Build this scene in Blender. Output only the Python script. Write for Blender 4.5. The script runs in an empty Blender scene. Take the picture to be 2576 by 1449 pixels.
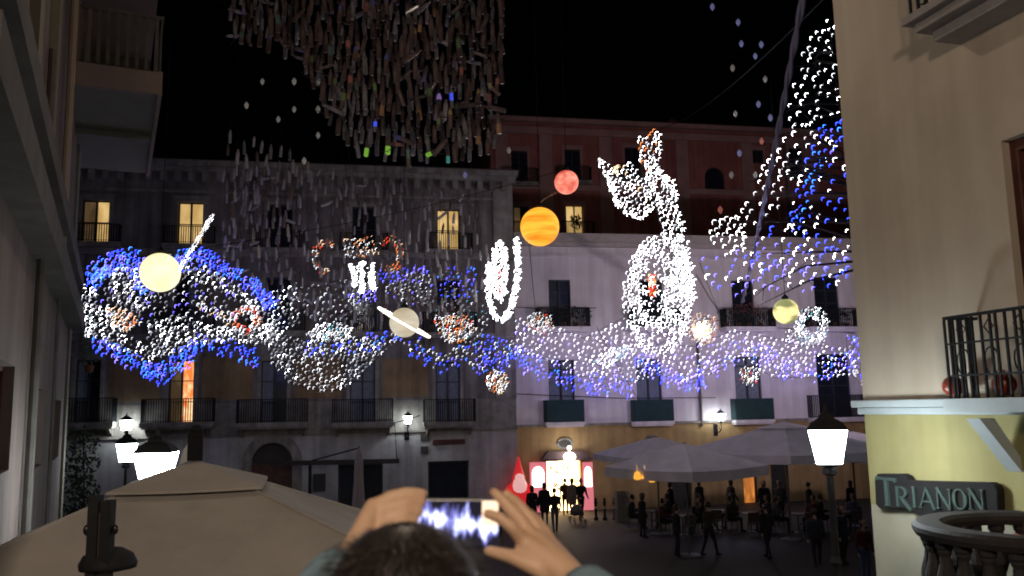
import bpy, bmesh, math, random
import numpy as np
from mathutils import Vector, Matrix, Euler

random.seed(11)
R = math.radians
S = bpy.context.scene
C = S.collection

# ------------------------------------------------------------------ camera, sky, moon, exposure
CAMZ = 5.1
FPX = 2150.0                       # focal length in the units of a 2576 px wide picture
cam = bpy.data.cameras.new('camera')
cam.sensor_width = 36.0
cam.lens = 36.0 * FPX / 2576.0
cam.clip_end = 2000.0
cam.clip_start = 0.05
cam.dof.use_dof = True
cam.dof.focus_distance = 30.0
cam.dof.aperture_fstop = 4.5
camo = bpy.data.objects.new('camera', cam)
C.objects.link(camo)
CR = Euler((R(98.0), 0, 0)).to_matrix() @ Matrix.Rotation(R(-1.15), 3, 'Z')
camo.matrix_world = Matrix.Translation((0, 0, CAMZ)) @ CR.to_4x4()
S.camera = camo

W = bpy.data.worlds.new('World')
S.world = W
W.use_nodes = True
_nt = W.node_tree
_bg = _nt.nodes['Background']
_sky = _nt.nodes.new('ShaderNodeTexSky')
_sky.sky_type = 'NISHITA'
_sky.sun_disc = False
_sky.sun_elevation = R(35)
_sky.sun_rotation = R(200)
_nt.links.new(_sky.outputs[0], _bg.inputs[0])
_bg.inputs[1].default_value = 0.00006
moon = bpy.data.lights.new('moonlight', 'SUN')
moon.energy = 0.012
moon.angle = R(0.5)
moon.color = (1.0, 0.93, 0.85)
moono = bpy.data.objects.new('moonlight', moon)
moono.rotation_euler = (R(50), 0, R(-20))
C.objects.link(moono)
S.view_settings.view_transform = 'Standard'
S.view_settings.look = 'None'
S.view_settings.exposure = 0.35
S.view_settings.gamma = 1.0
S.view_settings.use_curve_mapping = False
S.render.engine = 'CYCLES'
S.cycles.max_bounces = 4
S.cycles.diffuse_bounces = 2
S.cycles.glossy_bounces = 2
S.cycles.transmission_bounces = 3
S.cycles.caustics_reflective = False
S.cycles.caustics_refractive = False
S.cycles.use_denoising = True
S.cycles.use_light_tree = True
S.cycles.sample_clamp_indirect = 3.0
S.cycles.pixel_filter_type = 'BLACKMAN_HARRIS'
S.cycles.filter_width = 1.9

# ------------------------------------------------------------------ helpers: where things stand
def ray(px, py):
    return (CR @ Vector(((px - 1288) / FPX, -(py - 724) / FPX, -1))).normalized()
CAM = Vector((0, 0, CAMZ))
def at(px, py, Y):
    d = ray(px, py)
    return CAM + d * (Y / d.y)
def on_ground(px, py, z=0.0):
    d = ray(px, py)
    return CAM + d * ((z - CAMZ) / d.z)

class Face:
    """A vertical wall plane: x along it, y into the building, z up."""
    def __init__(s, ox, oy, deg):
        s.o = Vector((ox, oy, 0)); s.a = R(deg)
        s.u = Vector((math.cos(s.a), math.sin(s.a), 0)); s.v = Vector((-math.sin(s.a), math.cos(s.a), 0))
    def uv(s, px, py, off=0.0):
        d = ray(px, py)
        t = (s.o + s.v * off - CAM).dot(s.v) / d.dot(s.v)
        p = CAM + d * t
        return (p - s.o).dot(s.u), p.z
    def rect(s, x0, x1, y0, y1, off=0.0):
        a, b, c, d = s.uv(x0, y0, off), s.uv(x1, y0, off), s.uv(x1, y1, off), s.uv(x0, y1, off)
        return ((a[0] + d[0]) / 2, (b[0] + c[0]) / 2, (c[1] + d[1]) / 2, (a[1] + b[1]) / 2)   # u0,u1,z0,z1
    def world(s, u, y, z):
        return s.o + s.u * u + s.v * y + Vector((0, 0, z))

def ground_z(y):
    return 3.25 if y < 2 else (0.0 if y > 18 else 3.25 * (18 - y) / 16)

# ------------------------------------------------------------------ helpers: materials
MATS = {}
def mat(name, col, rough=0.8, var=0.0, scale=3.0, metal=0.0, bump=0.0, emit=None, es=0.0, col2=None, spec=0.5, stain=0.0):
    if name in MATS: return MATS[name]
    m = bpy.data.materials.new(name); m.use_nodes = True
    nt = m.node_tree; N = nt.nodes; L = nt.links
    b = N['Principled BSDF']
    b.inputs['Roughness'].default_value = rough
    b.inputs['Metallic'].default_value = metal
    b.inputs['Specular IOR Level'].default_value = spec
    c4 = (*col, 1)
    b.inputs['Base Color'].default_value = c4
    if var or col2 or bump or stain:
        tc = N.new('ShaderNodeTexCoord')
        nz = N.new('ShaderNodeTexNoise'); nz.inputs['Scale'].default_value = scale
        nz.inputs['Detail'].default_value = 7; nz.inputs['Roughness'].default_value = 0.62
        L.new(tc.outputs['Object'], nz.inputs['Vector'])
        rp = N.new('ShaderNodeValToRGB')
        rp.color_ramp.elements[0].position = 0.33; rp.color_ramp.elements[1].position = 0.68
        lo = col2 if col2 else tuple(x * (1 - var) for x in col)
        hi = col if col2 else tuple(min(1, x * (1 + var * .6)) for x in col)
        rp.color_ramp.elements[0].color = (*lo, 1); rp.color_ramp.elements[1].color = (*hi, 1)
        L.new(nz.outputs['Fac'], rp.inputs['Fac'])
        last = rp.outputs['Color']
        if stain:                                   # rain streaks: noise stretched down the wall
            mp = N.new('ShaderNodeMapping'); mp.inputs['Scale'].default_value = (1.6, 1.6, 0.13)
            L.new(tc.outputs['Object'], mp.inputs['Vector'])
            n2 = N.new('ShaderNodeTexNoise'); n2.inputs['Scale'].default_value = 1.7; n2.inputs['Detail'].default_value = 6
            L.new(mp.outputs['Vector'], n2.inputs['Vector'])
            r2 = N.new('ShaderNodeValToRGB'); r2.color_ramp.elements[0].position = .36; r2.color_ramp.elements[1].position = .62
            k = 1 - stain
            r2.color_ramp.elements[0].color = (k, k * .97, k * .95, 1); r2.color_ramp.elements[1].color = (1, 1, 1, 1)
            L.new(n2.outputs['Fac'], r2.inputs['Fac'])
            mx = N.new('ShaderNodeMix'); mx.data_type = 'RGBA'; mx.blend_type = 'MULTIPLY'; mx.inputs['Factor'].default_value = 1
            L.new(last, mx.inputs['A']); L.new(r2.outputs['Color'], mx.inputs['B'])
            last = mx.outputs['Result']
        L.new(last, b.inputs['Base Color'])
        if bump:
            n3 = N.new('ShaderNodeTexNoise'); n3.inputs['Scale'].default_value = scale * 9; n3.inputs['Detail'].default_value = 5
            L.new(tc.outputs['Object'], n3.inputs['Vector'])
            bp = N.new('ShaderNodeBump'); bp.inputs['Strength'].default_value = bump; bp.inputs['Distance'].default_value = 0.02
            L.new(n3.outputs['Fac'], bp.inputs['Height']); L.new(bp.outputs['Normal'], b.inputs['Normal'])
    if emit:
        b.inputs['Emission Color'].default_value = (*emit, 1)
        b.inputs['Emission Strength'].default_value = es
    MATS[name] = m
    return m

def glow_noise(name, c1, c2, es, scale=(1, 1, 1), nscale=3.0, lo=.4, hi=.65, sample=True):
    """something lit from within: two-tone emission"""
    m = bpy.data.materials.new(name); m.use_nodes = True
    nt = m.node_tree; N = nt.nodes; L = nt.links; b = N['Principled BSDF']
    b.inputs['Base Color'].default_value = (*[x * .5 for x in c1], 1); b.inputs['Roughness'].default_value = .6
    tc = N.new('ShaderNodeTexCoord'); mp = N.new('ShaderNodeMapping'); mp.inputs['Scale'].default_value = scale
    nz = N.new('ShaderNodeTexNoise'); nz.inputs['Scale'].default_value = nscale; nz.inputs['Detail'].default_value = 5
    nz.inputs['Distortion'].default_value = .4
    rp = N.new('ShaderNodeValToRGB'); rp.color_ramp.elements[0].position = lo; rp.color_ramp.elements[1].position = hi
    rp.color_ramp.elements[0].color = (*c2, 1); rp.color_ramp.elements[1].color = (*c1, 1)
    L.new(tc.outputs['Object'], mp.inputs['Vector']); L.new(mp.outputs['Vector'], nz.inputs['Vector'])
    L.new(nz.outputs['Fac'], rp.inputs['Fac']); L.new(rp.outputs['Color'], b.inputs['Emission Color'])
    b.inputs['Emission Strength'].default_value = es
    MATS[name] = m
    return m

# ------------------------------------------------------------------ helpers: meshes
class MB:
    def __init__(s): s.v = []; s.f = []
    def add(s, vs, fs):
        n = len(s.v); s.v += [tuple(p) for p in vs]; s.f += [tuple(i + n for i in f) for f in fs]; return s
    def box(s, x0, x1, y0, y1, z0, z1):
        return s.add([(x0, y0, z0), (x1, y0, z0), (x1, y1, z0), (x0, y1, z0), (x0, y0, z1), (x1, y0, z1), (x1, y1, z1), (x0, y1, z1)],
                     [(3, 2, 1, 0), (4, 5, 6, 7), (0, 1, 5, 4), (1, 2, 6, 5), (2, 3, 7, 6), (3, 0, 4, 7)])
    def tube(s, pts, r, n=6, r2=None, cap=True):
        pts = [Vector(p) for p in pts]; k = len(pts); vs = []
        for i, p in enumerate(pts):
            d = (pts[min(i + 1, k - 1)] - pts[max(i - 1, 0)])
            d = d.normalized() if d.length > 1e-9 else Vector((0, 0, 1))
            a = d.cross(Vector((0, 0, 1)) if abs(d.z) < .9 else Vector((1, 0, 0))).normalized(); b = d.cross(a)
            rr = r[i] if isinstance(r, (list, tuple)) else (r if r2 is None else r + (r2 - r) * i / max(1, k - 1))
            for j in range(n):
                t = 2 * math.pi * j / n
                vs.append(p + (a * math.cos(t) + b * math.sin(t)) * rr)
        fs = [(i * n + j, i * n + (j + 1) % n, (i + 1) * n + (j + 1) % n, (i + 1) * n + j) for i in range(k - 1) for j in range(n)]
        if cap: fs += [tuple(range(n))[::-1], tuple(range((k - 1) * n, k * n))]
        return s.add(vs, fs)
    def lathe(s, prof, c=(0, 0, 0), n=16, sx=1, sy=1, rot=0):
        vs = []; k = len(prof)
        for (r, z) in prof:
            for j in range(n):
                t = 2 * math.pi * j / n + rot
                vs.append((c[0] + r * sx * math.cos(t), c[1] + r * sy * math.sin(t), c[2] + z))
        fs = [(i * n + j, i * n + (j + 1) % n, (i + 1) * n + (j + 1) % n, (i + 1) * n + j) for i in range(k - 1) for j in range(n)]
        fs += [tuple(range(n))[::-1], tuple(range((k - 1) * n, k * n))]
        return s.add(vs, fs)
    def sphere(s, c, r, n=12, m=8, sx=1, sy=1, sz=1):
        return s.lathe([(max(1e-4, r * math.sin(math.pi * i / m)), -r * sz * math.cos(math.pi * i / m)) for i in range(m + 1)], c, n, sx, sy)
    def prism(s, poly, y0, y1):
        """polygon in x,z pushed along y"""
        n = len(poly)
        vs = [(p[0], y0, p[1]) for p in poly] + [(p[0], y1, p[1]) for p in poly]
        fs = [tuple(range(n)), tuple(range(n, 2 * n))[::-1]] + [(i, n + i, n + (i + 1) % n, (i + 1) % n) for i in range(n)]
        return s.add(vs, fs)
    def mesh(s, name):
        me = bpy.data.meshes.new(name); me.from_pydata(s.v, [], s.f)
        bm = bmesh.new(); bm.from_mesh(me); bmesh.ops.recalc_face_normals(bm, faces=bm.faces); bm.to_mesh(me); bm.free()
        return me
    def obj(s, name, m, parent=None, smooth=False, loc=None):
        me = s.mesh(name)
        if m: me.materials.append(m)
        if smooth: me.polygons.foreach_set('use_smooth', [True] * len(me.polygons))
        return link(name, me, parent, loc)

def link(name, me, parent=None, loc=None):
    o = bpy.data.objects.new(name, me); C.objects.link(o)
    if parent: o.parent = parent
    if loc is not None: o.location = loc
    return o
def bev(o, w=0.01, seg=2):
    md = o.modifiers.new('bevel', 'BEVEL'); md.width = w; md.segments = seg; md.limit_method = 'ANGLE'
    return o
def tag(o, label=None, cat=None, group=None, kind=None):
    if label: o['label'] = label
    if cat: o['category'] = cat
    if group: o['group'] = group
    if kind: o['kind'] = kind
    return o
def thing(name, label, cat, loc=(0, 0, 0), rz=0.0, group=None):
    o = bpy.data.objects.new(name, None); C.objects.link(o)
    o.empty_display_size = .3
    o.location = loc; o.rotation_euler = (0, 0, rz)
    return tag(o, label, cat, group)
def copy_tree(o, parent=None):
    c = o.copy(); C.objects.link(c); c.parent = parent
    for ch in list(o.children): copy_tree(ch, c)
    return c

def leaves(c, rad, n, size, rng, flat=0.0):
    mb = MB()
    for _ in range(n):
        while True:
            p = Vector((rng.uniform(-1, 1), rng.uniform(-1, 1), rng.uniform(-1, 1)))
            if p.length < 1: break
        q = Vector((c[0] + p.x * rad[0], c[1] + p.y * rad[1], c[2] + p.z * rad[2]))
        a = Vector((rng.gauss(0, 1), rng.gauss(0, 1), rng.gauss(0, 1))).normalized()
        b = a.orthogonal().normalized()
        k = size * rng.uniform(.6, 1.4)
        mb.add([q - a * k, q + b * k * .45, q + a * k, q - b * k * .45], [(0, 1, 2, 3)])
    return mb

# ------------------------------------------------------------------ materials
M_plaster_brown = mat('old_brown_plaster', (.27, .235, .225), .9, .35, .9, bump=.3, stain=.45)
M_plaster_ochre = mat('ochre_plaster_panel', (.33, .22, .12), .9, .25, 1.2, bump=.3, stain=.3)
M_plaster_pale = mat('pale_plaster', (.52, .50, .50), .9, .2, 1.3, bump=.3, stain=.25)
M_stone = mat('weathered_stone', (.34, .31, .28), .85, .3, 2.5, bump=.4, stain=.35)
M_white_wall = mat('white_plaster', (.84, .76, .80), .9, .1, .8, bump=.2, stain=.16)
M_yellow_wall = mat('yellow_plaster', (.50, .33, .15), .9, .2, 1.0, bump=.2, stain=.2)
M_red_wall = mat('dark_red_plaster', (.42, .145, .12), .9, .25, .5, bump=.2, stain=.25)
M_red_trim = mat('pinkish_trim_plaster', (.42, .24, .21), .9, .2, .7, bump=.2)
M_right_wall = mat('beige_plaster', (.61, .525, .425), .92, .10, .9, bump=.2, stain=.12)
M_right_low = mat('lime_yellow_plaster', (.42, .375, .17), .92, .14, 1.0, bump=.15, stain=.12)
M_ledge = mat('pale_painted_stone', (.46, .51, .53), .8, .1, 3, bump=.15)
M_left_wall = mat('left_plaster', (.21, .165, .15), .92, .18, .8, bump=.2, stain=.25)
M_left_dark = mat('left_dark_stone', (.12, .11, .10), .9, .3, 2)
M_olive = mat('olive_paint', (.20, .19, .15), .9, .1, 2)
M_iron = mat('black_iron', (.018, .019, .022), .7, .2, 8, spec=.25)
M_wood_dark = mat('dark_stained_wood', (.035, .03, .028), .6, .4, 6, bump=.2)
M_wood_red = mat('brown_red_wood', (.10, .035, .022), .6, .4, 5, bump=.2)
M_green_panel = mat('dark_green_cloth', (.018, .05, .052), .85, .2, 3)
M_frame_dark = mat('dark_window_frame', (.03, .033, .04), .6, .2, 5)
M_glass = mat('night_window_glass', (.02, .024, .034), .12, .2, 2, spec=.6)
M_curtain = mat('grey_blue_curtain', (.20, .22, .28), .85, .25, 5)
M_roof = mat('dark_roof_tiles', (.07, .045, .038), .9, .3, 3, bump=.4)
M_pave = mat('dark_stone_paving', (.030, .023, .021), .7, .3, 1.6, bump=.3)
M_leaf = mat('dark_leaf', (.03, .055, .022), .7, .4, 4)
M_leaf2 = mat('grey_green_leaf', (.06, .085, .05), .7, .4, 4)
M_flower = mat('pink_flower', (.45, .16, .14), .7, .3, 6)
M_canvas = mat('cream_canvas', (.49, .45, .415), .95, .15, 1.2, bump=.3)
M_canvas2 = mat('lilac_grey_canvas', (.66, .59, .66), .95, .14, 1.5, bump=.1)
M_pole = mat('grey_metal_pole', (.12, .12, .12), .5, metal=.6)
M_lamp = mat('lantern_glass_white', (.9, .95, 1), .3, emit=(.86, .97, 1.0), es=46.0)
M_lamp_far = mat('lantern_glass_far', (.9, .95, 1), .3, emit=(.86, .97, 1.0), es=22.0)
M_win_yellow = glow_noise('lit_room_yellow', (.80, .54, .22), (.55, .34, .11), .75, (1, 1, .5), 2.0)
M_win_amber = glow_noise('lit_room_amber', (1.0, .72, .38), (.75, .16, .02), 1.15, (2, 2, 1), 1.6)
M_win_dim = glow_noise('dim_room_brown', (.16, .10, .045), (.07, .045, .02), .5, (1, 1, .5), 2.0)

# ------------------------------------------------------------------ ground
g = MB()
g.add([(-400, 18, 0), (400, 18, 0), (400, 600, 0), (-400, 600, 0)], [(0, 1, 2, 3)])
tag(g.obj('piazza_ground', M_pave), kind='structure')
g = MB()
g.add([(-60, -60, 3.25), (60, -60, 3.25), (60, 2, 3.25), (-60, 2, 3.25), (-60, 18, 0), (60, 18, 0)], [(0, 1, 2, 3), (3, 2, 5, 4)])
tag(g.obj('sloping_street', M_pave), kind='structure')

# ------------------------------------------------------------------ walls with openings, windows, balconies
def facade_wall(u0, u1, z0, z1, holes, depth=.28, y=0.0):
    """front skin with real openings and their reveals"""
    mb = MB()
    us = sorted({u0, u1, *[h[0] for h in holes], *[h[1] for h in holes]}); zs = sorted({z0, z1, *[h[2] for h in holes], *[h[3] for h in holes]})
    us = [u for u in us if u0 <= u <= u1]; zs = [z for z in zs if z0 <= z <= z1]
    for i in range(len(us) - 1):
        for j in range(len(zs) - 1):
            cu, cz = (us[i] + us[i + 1]) / 2, (zs[j] + zs[j + 1]) / 2
            if any(h[0] < cu < h[1] and h[2] < cz < h[3] for h in holes): continue
            mb.add([(us[i], y, zs[j]), (us[i + 1], y, zs[j]), (us[i + 1], y, zs[j + 1]), (us[i], y, zs[j + 1])], [(0, 1, 2, 3)])
    for (a, b, c, d) in holes:
        mb.add([(a, y, c), (b, y, c), (b, y, d), (a, y, d), (a, y + depth, c), (b, y + depth, c), (b, y + depth, d), (a, y + depth, d)],
               [(0, 1, 5, 4), (1, 2, 6, 5), (2, 3, 7, 6), (3, 0, 4, 7)])
    return mb

def window(b, rc, m_left, m_right, mf=M_frame_dark, y=0.0, rows=3, trans=False, label=None, name='window', trim=None):
    """two-leaf window set in the opening: frame (part) > two panes (sub-parts), glazing bars in the frame"""
    u0, u1, z0, z1 = rc; f = .06; w = (u1 - u0); mid = (u0 + u1) / 2
    mb = MB(); a, c = y + .12, y + .20
    mb.box(u0, u0 + f, a, c, z0, z1).box(u1 - f, u1, a, c, z0, z1).box(mid - f * .7, mid + f * .7, a - .015, c, z0, z1)
    mb.box(u0 + f, u1 - f, a + .004, c - .004, z0, z0 + f).box(u0 + f, u1 - f, a + .004, c - .004, z1 - f, z1)
    for k in range(1, rows):
        zz = z0 + (z1 - z0) * k / rows
        mb.box(u0 + f, u1 - f, a + .02, c - .01, zz - .02, zz + .02)
    fr = mb.obj(name, mf, b)
    if label: fr['label'] = label
    MB().box(u0 + f, mid - f * .7, y + .215, y + .235, z0, z1).obj('pane', m_left, fr)
    MB().box(mid + f * .7, u1 - f, y + .215, y + .235, z0, z1).obj('pane', m_right, fr)
    MB().box(u0 - .02, u1 + .02, y + .26, y + .27, z0 - .02, z1 + .02).obj('backing', M_wood_dark, fr)
    if trim:
        t = .16
        tm = MB().box(u0 - t, u0, y - .05, y + .02, z0, z1 + t).box(u1, u1 + t, y - .05, y + .02, z0, z1 + t).box(u0, u1, y - .05, y + .02, z1, z1 + t)
        tm.box(u0 - t - .08, u1 + t + .08, y - .14, y + .02, z1 + t + .002, z1 + t + .12)
        tm.obj('surround', trim, fr)
    return fr

def railing(u0, u1, y0, z0, z1, yback=0.0, step=.10, r=.017):
    mb = MB()
    mb.box(u0, u1, y0 - .02, y0 + .02, z1 - .035, z1).box(u0, u1, y0 - .012, y0 + .012, z0 + .06, z0 + .085)
    for u in (u0, u1): mb.box(u - .02, u + .02, y0 + .021, yback, z1 - .034, z1 - .001)
    n = max(2, int((u1 - u0) / step))
    for i in range(n + 1):
        u = u0 + (u1 - u0) * i / n
        mb.box(u - r, u + r, y0 - r, y0 + r, z0, z1 - .036)
    k = max(2, int((yback - y0) / step))
    for u in (u0, u1):
        for i in range(1, k):
            yy = y0 + (yback - y0) * i / k
            mb.box(u - r, u + r, yy - r, yy + r, z0, z1 - .035)
    return mb

def balcony(b, rc, proj=.8, y=0.0, slab=.16, panel=None, m_slab=M_stone, brackets=True):
    u0, u1, z0, z1 = rc
    mb = MB().box(u0 - .06, u1 + .06, y - proj - .05, y + .02, z0 - slab, z0)
    mb.box(u0, u1, y - proj + .04, y + .02, z0 - slab - .09, z0 - slab - .002)
    bl = mb.obj('balcony', m_slab, b)
    railing(u0, u1, y - proj, z0, z1, y).obj('railing', M_iron, bl)
    if panel:
        pm = MB().box(u0 - .01, u1 + .01, y - proj - .045, y - proj - .025, z0 + .02, z1 + .01)
        pm.box(u0 - .045, u0 - .025, y - proj, y - .02, z0 + .02, z1 + .01).box(u1 + .025, u1 + .045, y - proj, y - .02, z0 + .02, z1 + .01)
        pm.obj('cloth_panel', panel, bl)
    if brackets:
        for u in (u0 + .2, u1 - .2):
            o = MB().prism([(0, 0), (-proj * .8, 0), (-proj * .75, -.1), (-.12, -.45), (0, -.45)], -.07, .07).obj('bracket', m_slab, bl)
            o.rotation_euler = (0, 0, R(90)); o.location = (u, y, z0 - slab - .092)
            o.scale = (1, 1, .8)
    return bl

# ================================================================== THE BROWN PALAZZO (far left)
FP = Face(0, 42, 11)
pal = thing('palazzo', 'long brown stained palazzo with a stone arch door at the back left of the square', 'building', FP.o, FP.a)
PU0, PU1 = FP.uv(60, 1000)[0], FP.uv(1296, 900)[0]
top_z = FP.uv(800, 447)[1]
holes = []
def W_(rects): return [FP.rect(*r) for r in rects]
top_w = W_([(205, 275, 503, 613), (447, 512, 508, 618), (672, 736, 514, 628), (886, 946, 520, 634), (1099, 1157, 526, 632)])
mid_w = W_([(200, 268, 690, 830), (438, 503, 692, 833), (668, 730, 697, 836), (886, 946, 700, 838), (1098, 1157, 704, 840)])
low_w = W_([(188, 252, 905, 1064), (424, 488, 905, 1064), (656, 722, 907, 1064), (880, 944, 908, 1063), (1096, 1158, 910, 1062)])
portal = FP.rect(632, 736, 1112, 1300); portal = (portal[0], portal[1], 0.0, portal[3])
doorA = FP.rect(850, 963, 1166, 1290); doorA = (doorA[0], doorA[1], 0.0, doorA[3])
doorB = FP.rect(1077, 1180, 1159, 1290); doorB = (doorB[0], doorB[1], 0.0, doorB[3])
gz = FP.uv(900, 1088)[1]
bz = FP.uv(900, 1008)[1]
facade_wall(PU0, PU1, bz + .002, top_z, top_w + mid_w + low_w).obj('wall', M_plaster_brown, pal)
low_h = [(a, b, bz, d) for a, b, c, d in low_w]
# stone band behind the first-floor balconies, then the pale ground floor
facade_wall(PU0, PU1, gz + .002, bz, [(a, b, c, bz) for a, b, c, d in low_w if c < bz], y=-.03).obj('stone_band', M_stone, pal)
facade_wall(PU0, PU1, 0, gz, [portal, doorA, doorB], depth=.4, y=-.02).obj('ground_floor_wall', M_plaster_pale, pal)
MB().box(PU0, PU1, .45, 11, 0, top_z - .1).obj('building_block', M_plaster_brown, pal)
# ochre plaster panels between the first-floor windows
for i in range(4):
    a, b = low_w[i][1] + .35, low_w[i + 1][0] - .35
    MB().box(a, b, -.035, .01, bz + .15, low_w[i][3] + .1).obj('plaster_panel', M_plaster_ochre, pal)
# string courses and cornice
for (py, h, p) in ((1087, .18, .16), (640, .30, .22), (846, .26, .20), (490, .12, .1)):
    z = FP.uv(800, py)[1]
    MB().box(PU0, PU1 + .02, -p, .005, z - h / 2, z + h / 2).obj('string_course', M_stone, pal)
cn = MB().box(PU0, PU1 + .1, -.5, .5, top_z, top_z + .22).box(PU0, PU1 + .2, -.75, .5, top_z + .222, top_z + .48)
cn = cn.obj('cornice', M_stone, pal)
k = 0
while PU0 + .4 + k * .62 < PU1:
    u = PU0 + .4 + k * .62
    MB().box(u, u + .26, -.42, -.003, top_z - .42, top_z - .003).obj('cornice_bracket', M_stone, cn); k += 1
rf = MB()
rf.add([(PU0, -.9, top_z + .485), (PU1 + .3, -.9, top_z + .485), (PU1 + .3, 5.5, top_z + 2.3), (PU0, 5.5, top_z + 2.3), (PU0, 11, top_z + .485), (PU1 + .3, 11, top_z + .485)],
       [(0, 1, 2, 3), (3, 2, 5, 4), (0, 3, 4), (1, 5, 2), (0, 4, 5, 1)])
rf.obj('roof', M_roof, pal)
# corner pilaster at its right end
MB().box(PU1 - 1.0, PU1 + .01, -.09, .002, bz + .01, top_z - .02).obj('pilaster', M_stone, pal)
styles = [(M_win_dim, M_win_yellow), (M_win_yellow, M_win_yellow), (M_glass, M_glass), (M_glass, M_glass), (M_win_yellow, M_win_yellow)]
for rc, (a, b) in zip(top_w, styles):
    lit = b is M_win_yellow
    window(pal, rc, a, b, rows=2, label='window lit yellow from inside' if lit else None, trim=M_stone)
    balcony(pal, (rc[0] - .55, rc[1] + .55, rc[2] + .02, rc[2] + .85), .5, slab=.12, brackets=False)
for i, rc in enumerate(mid_w):
    window(pal, rc, M_glass, M_curtain if i in (0, 1) else M_glass, rows=3, trim=M_stone)
    balcony(pal, (rc[0] - .7, rc[1] + .7, rc[2] + .02, rc[2] + 1.0), .75)
    rng = random.Random(i)
    lf = leaves((rc[0], -.5, rc[2] + .55), (.5, .2, .3), 60, .09, rng)
    lf.obj('balcony_plant', M_leaf2, pal)
for i, rc in enumerate(low_w):
    ms = [(M_curtain, M_glass), (M_win_dim, M_win_amber), (M_curtain, M_glass), (M_curtain, M_curtain), (M_curtain, M_curtain)][i]
    window(pal, rc, *ms, rows=3, label='window glowing orange from inside' if i == 1 else None, trim=M_stone)
    e = (.75, .95, .95, .78, .6)[i]
    bl = balcony(pal, (rc[0] - e, rc[1] + e, rc[2] + .04, rc[2] + 1.1), .85, slab=.2)
# arched portal
pc = (portal[0] + portal[1]) / 2; pr = (portal[1] - portal[0]) / 2; pzc = portal[3] - pr
arch = MB()
ns = 20
for i in range(ns):
    t0, t1 = math.pi * i / ns, math.pi * (i + 1) / ns
    r0, r1 = pr * .985, pr + .42
    arch.prism([(pc + r0 * math.cos(t0), pzc + r0 * math.sin(t0)), (pc + r1 * math.cos(t0), pzc + r1 * math.sin(t0)),
                (pc + r1 * math.cos(t1), pzc + r1 * math.sin(t1)), (pc + r0 * math.cos(t1), pzc + r0 * math.sin(t1))], -.16, .05)
arch.box(pc - pr - .42, pc - pr * .985, -.16, .05, 0, pzc).box(pc + pr * .985, pc + pr + .42, -.16, .05, 0, pzc)
ap = arch.obj('portal', M_stone, pal)
sp = MB()
for i in range(ns):
    t0, t1 = math.pi * i / ns, math.pi * (i + 1) / ns
    x0, x1 = pc + pr * math.cos(t0), pc + pr * math.cos(t1)
    sp.prism([(x0, pzc + pr * math.sin(t0)), (x0, portal[3] + .01), (x1, portal[3] + .01), (x1, pzc + pr * math.sin(t1))], .052, .1)
sp.obj('spandrel', M_stone, ap)
for s in (-1, 1):
    MB().box(pc + min(0, s) * pr, pc + max(0, s) * pr, .26, .32, 0.02, pzc - .1).obj('door_leaf', M_wood_red, ap)
MB().box(portal[0] - .02, portal[1] + .02, .36, .4, 0, portal[3]).obj('backing', M_wood_dark, ap)
for d in (doorA, doorB):
    w = d[1] - d[0]
    dm = MB().box(d[0], d[1], .2, .26, d[3] - .1, d[3]).box(d[0], d[0] + .08, .2, .26, 0, d[3] - .1).box(d[1] - .08, d[1], .2, .26, 0, d[3] - .1)
    dd = dm.obj('shop_door', M_frame_dark, pal)
    for q in range(2):
        a = d[0] + .08 + (w - .16) * q / 2
        MB().box(a + .01, a + (w - .16) / 2 - .01, .21, .25, .02, d[3] - .11).obj('door_leaf', M_glass, dd)
    MB().box(d[0] - .02, d[1] + .02, .37, .39, 0, d[3]).obj('backing', M_wood_dark, dd)
mb_ = FP.rect(788, 819, 1191, 1235)
fx = MB().box(mb_[0], mb_[1], -.12, -.022, mb_[2], mb_[3]).obj('menu_case', M_frame_dark)
fx.location = FP.o; fx.rotation_euler = (0, 0, FP.a)
tag(fx, 'black square menu case on the pale wall left of the dark shop door', 'menu case')
sg = FP.rect(1088, 1169, 1105, 1117)
so = bev(MB().box(sg[0], sg[1], -.16, -.022, sg[2], sg[3]).obj('shop_sign', mat('dull_red_sign', (.10, .02, .022), .6)), .03)
so.location = FP.o; so.rotation_euler = (0, 0, FP.a)
tag(so, 'narrow dull red sign board over the wide dark shutter of the palazzo', 'sign')
for i, (r_, lb) in enumerate((((1058, 1079, 1092, 1108), 'small dark square plate beside the wall lantern, upper of two'), ((1058, 1077, 1122, 1141), 'small dark square plate below another plate near the wall lantern'))):
    q = FP.rect(*r_)
    po = MB().box(q[0], q[1], -.09, -.022, q[2], q[3]).obj('wall_plate', mat('brown_plate', (.06, .05, .045), .7))
    po.location = FP.o; po.rotation_euler = (0, 0, FP.a)
    tag(po, lb, 'plate')

# ================================================================== THE WHITE BUILDING
FW = Face(FP.world(0, .9, 0).x, FP.world(0, .9, 0).y, 11)
wb = thing('white_building', 'white building with a yellow ground floor and green balcony cloths behind the light garlands', 'building', FW.o, FW.a)
WU0, WU1 = FW.uv(1296, 900)[0], FW.uv(2420, 900)[0]
wz = FW.uv(1700, 616)[1]; wy = FW.uv(1700, 1064)[1]
w2 = [FW.rect(*r) for r in [(1381, 1436, 703, 826), (1612, 1668, 704, 826), (1842, 1897, 705, 826), (2050, 2111, 697, 826)]]
w1 = [FW.rect(*r) for r in [(1381, 1446, 905, 1062), (1602, 1665, 903, 1060), (1850, 1916, 897, 1056), (2057, 2140, 890, 1050)]]
shop = FW.rect(1376, 1462, 1157, 1292); shop = (shop[0], shop[1], 0, shop[3])
ovals = [FW.rect(1401, 1438, 1103, 1127), FW.rect(1620, 1656, 1096, 1120)]
sd = [FW.rect(1868, 1906, 1150, 1290), FW.rect(1940, 1985, 1150, 1290), FW.rect(1690, 1740, 1170, 1290)]; sd = [(a, b, 0, d) for a, b, c, d in sd]
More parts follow.
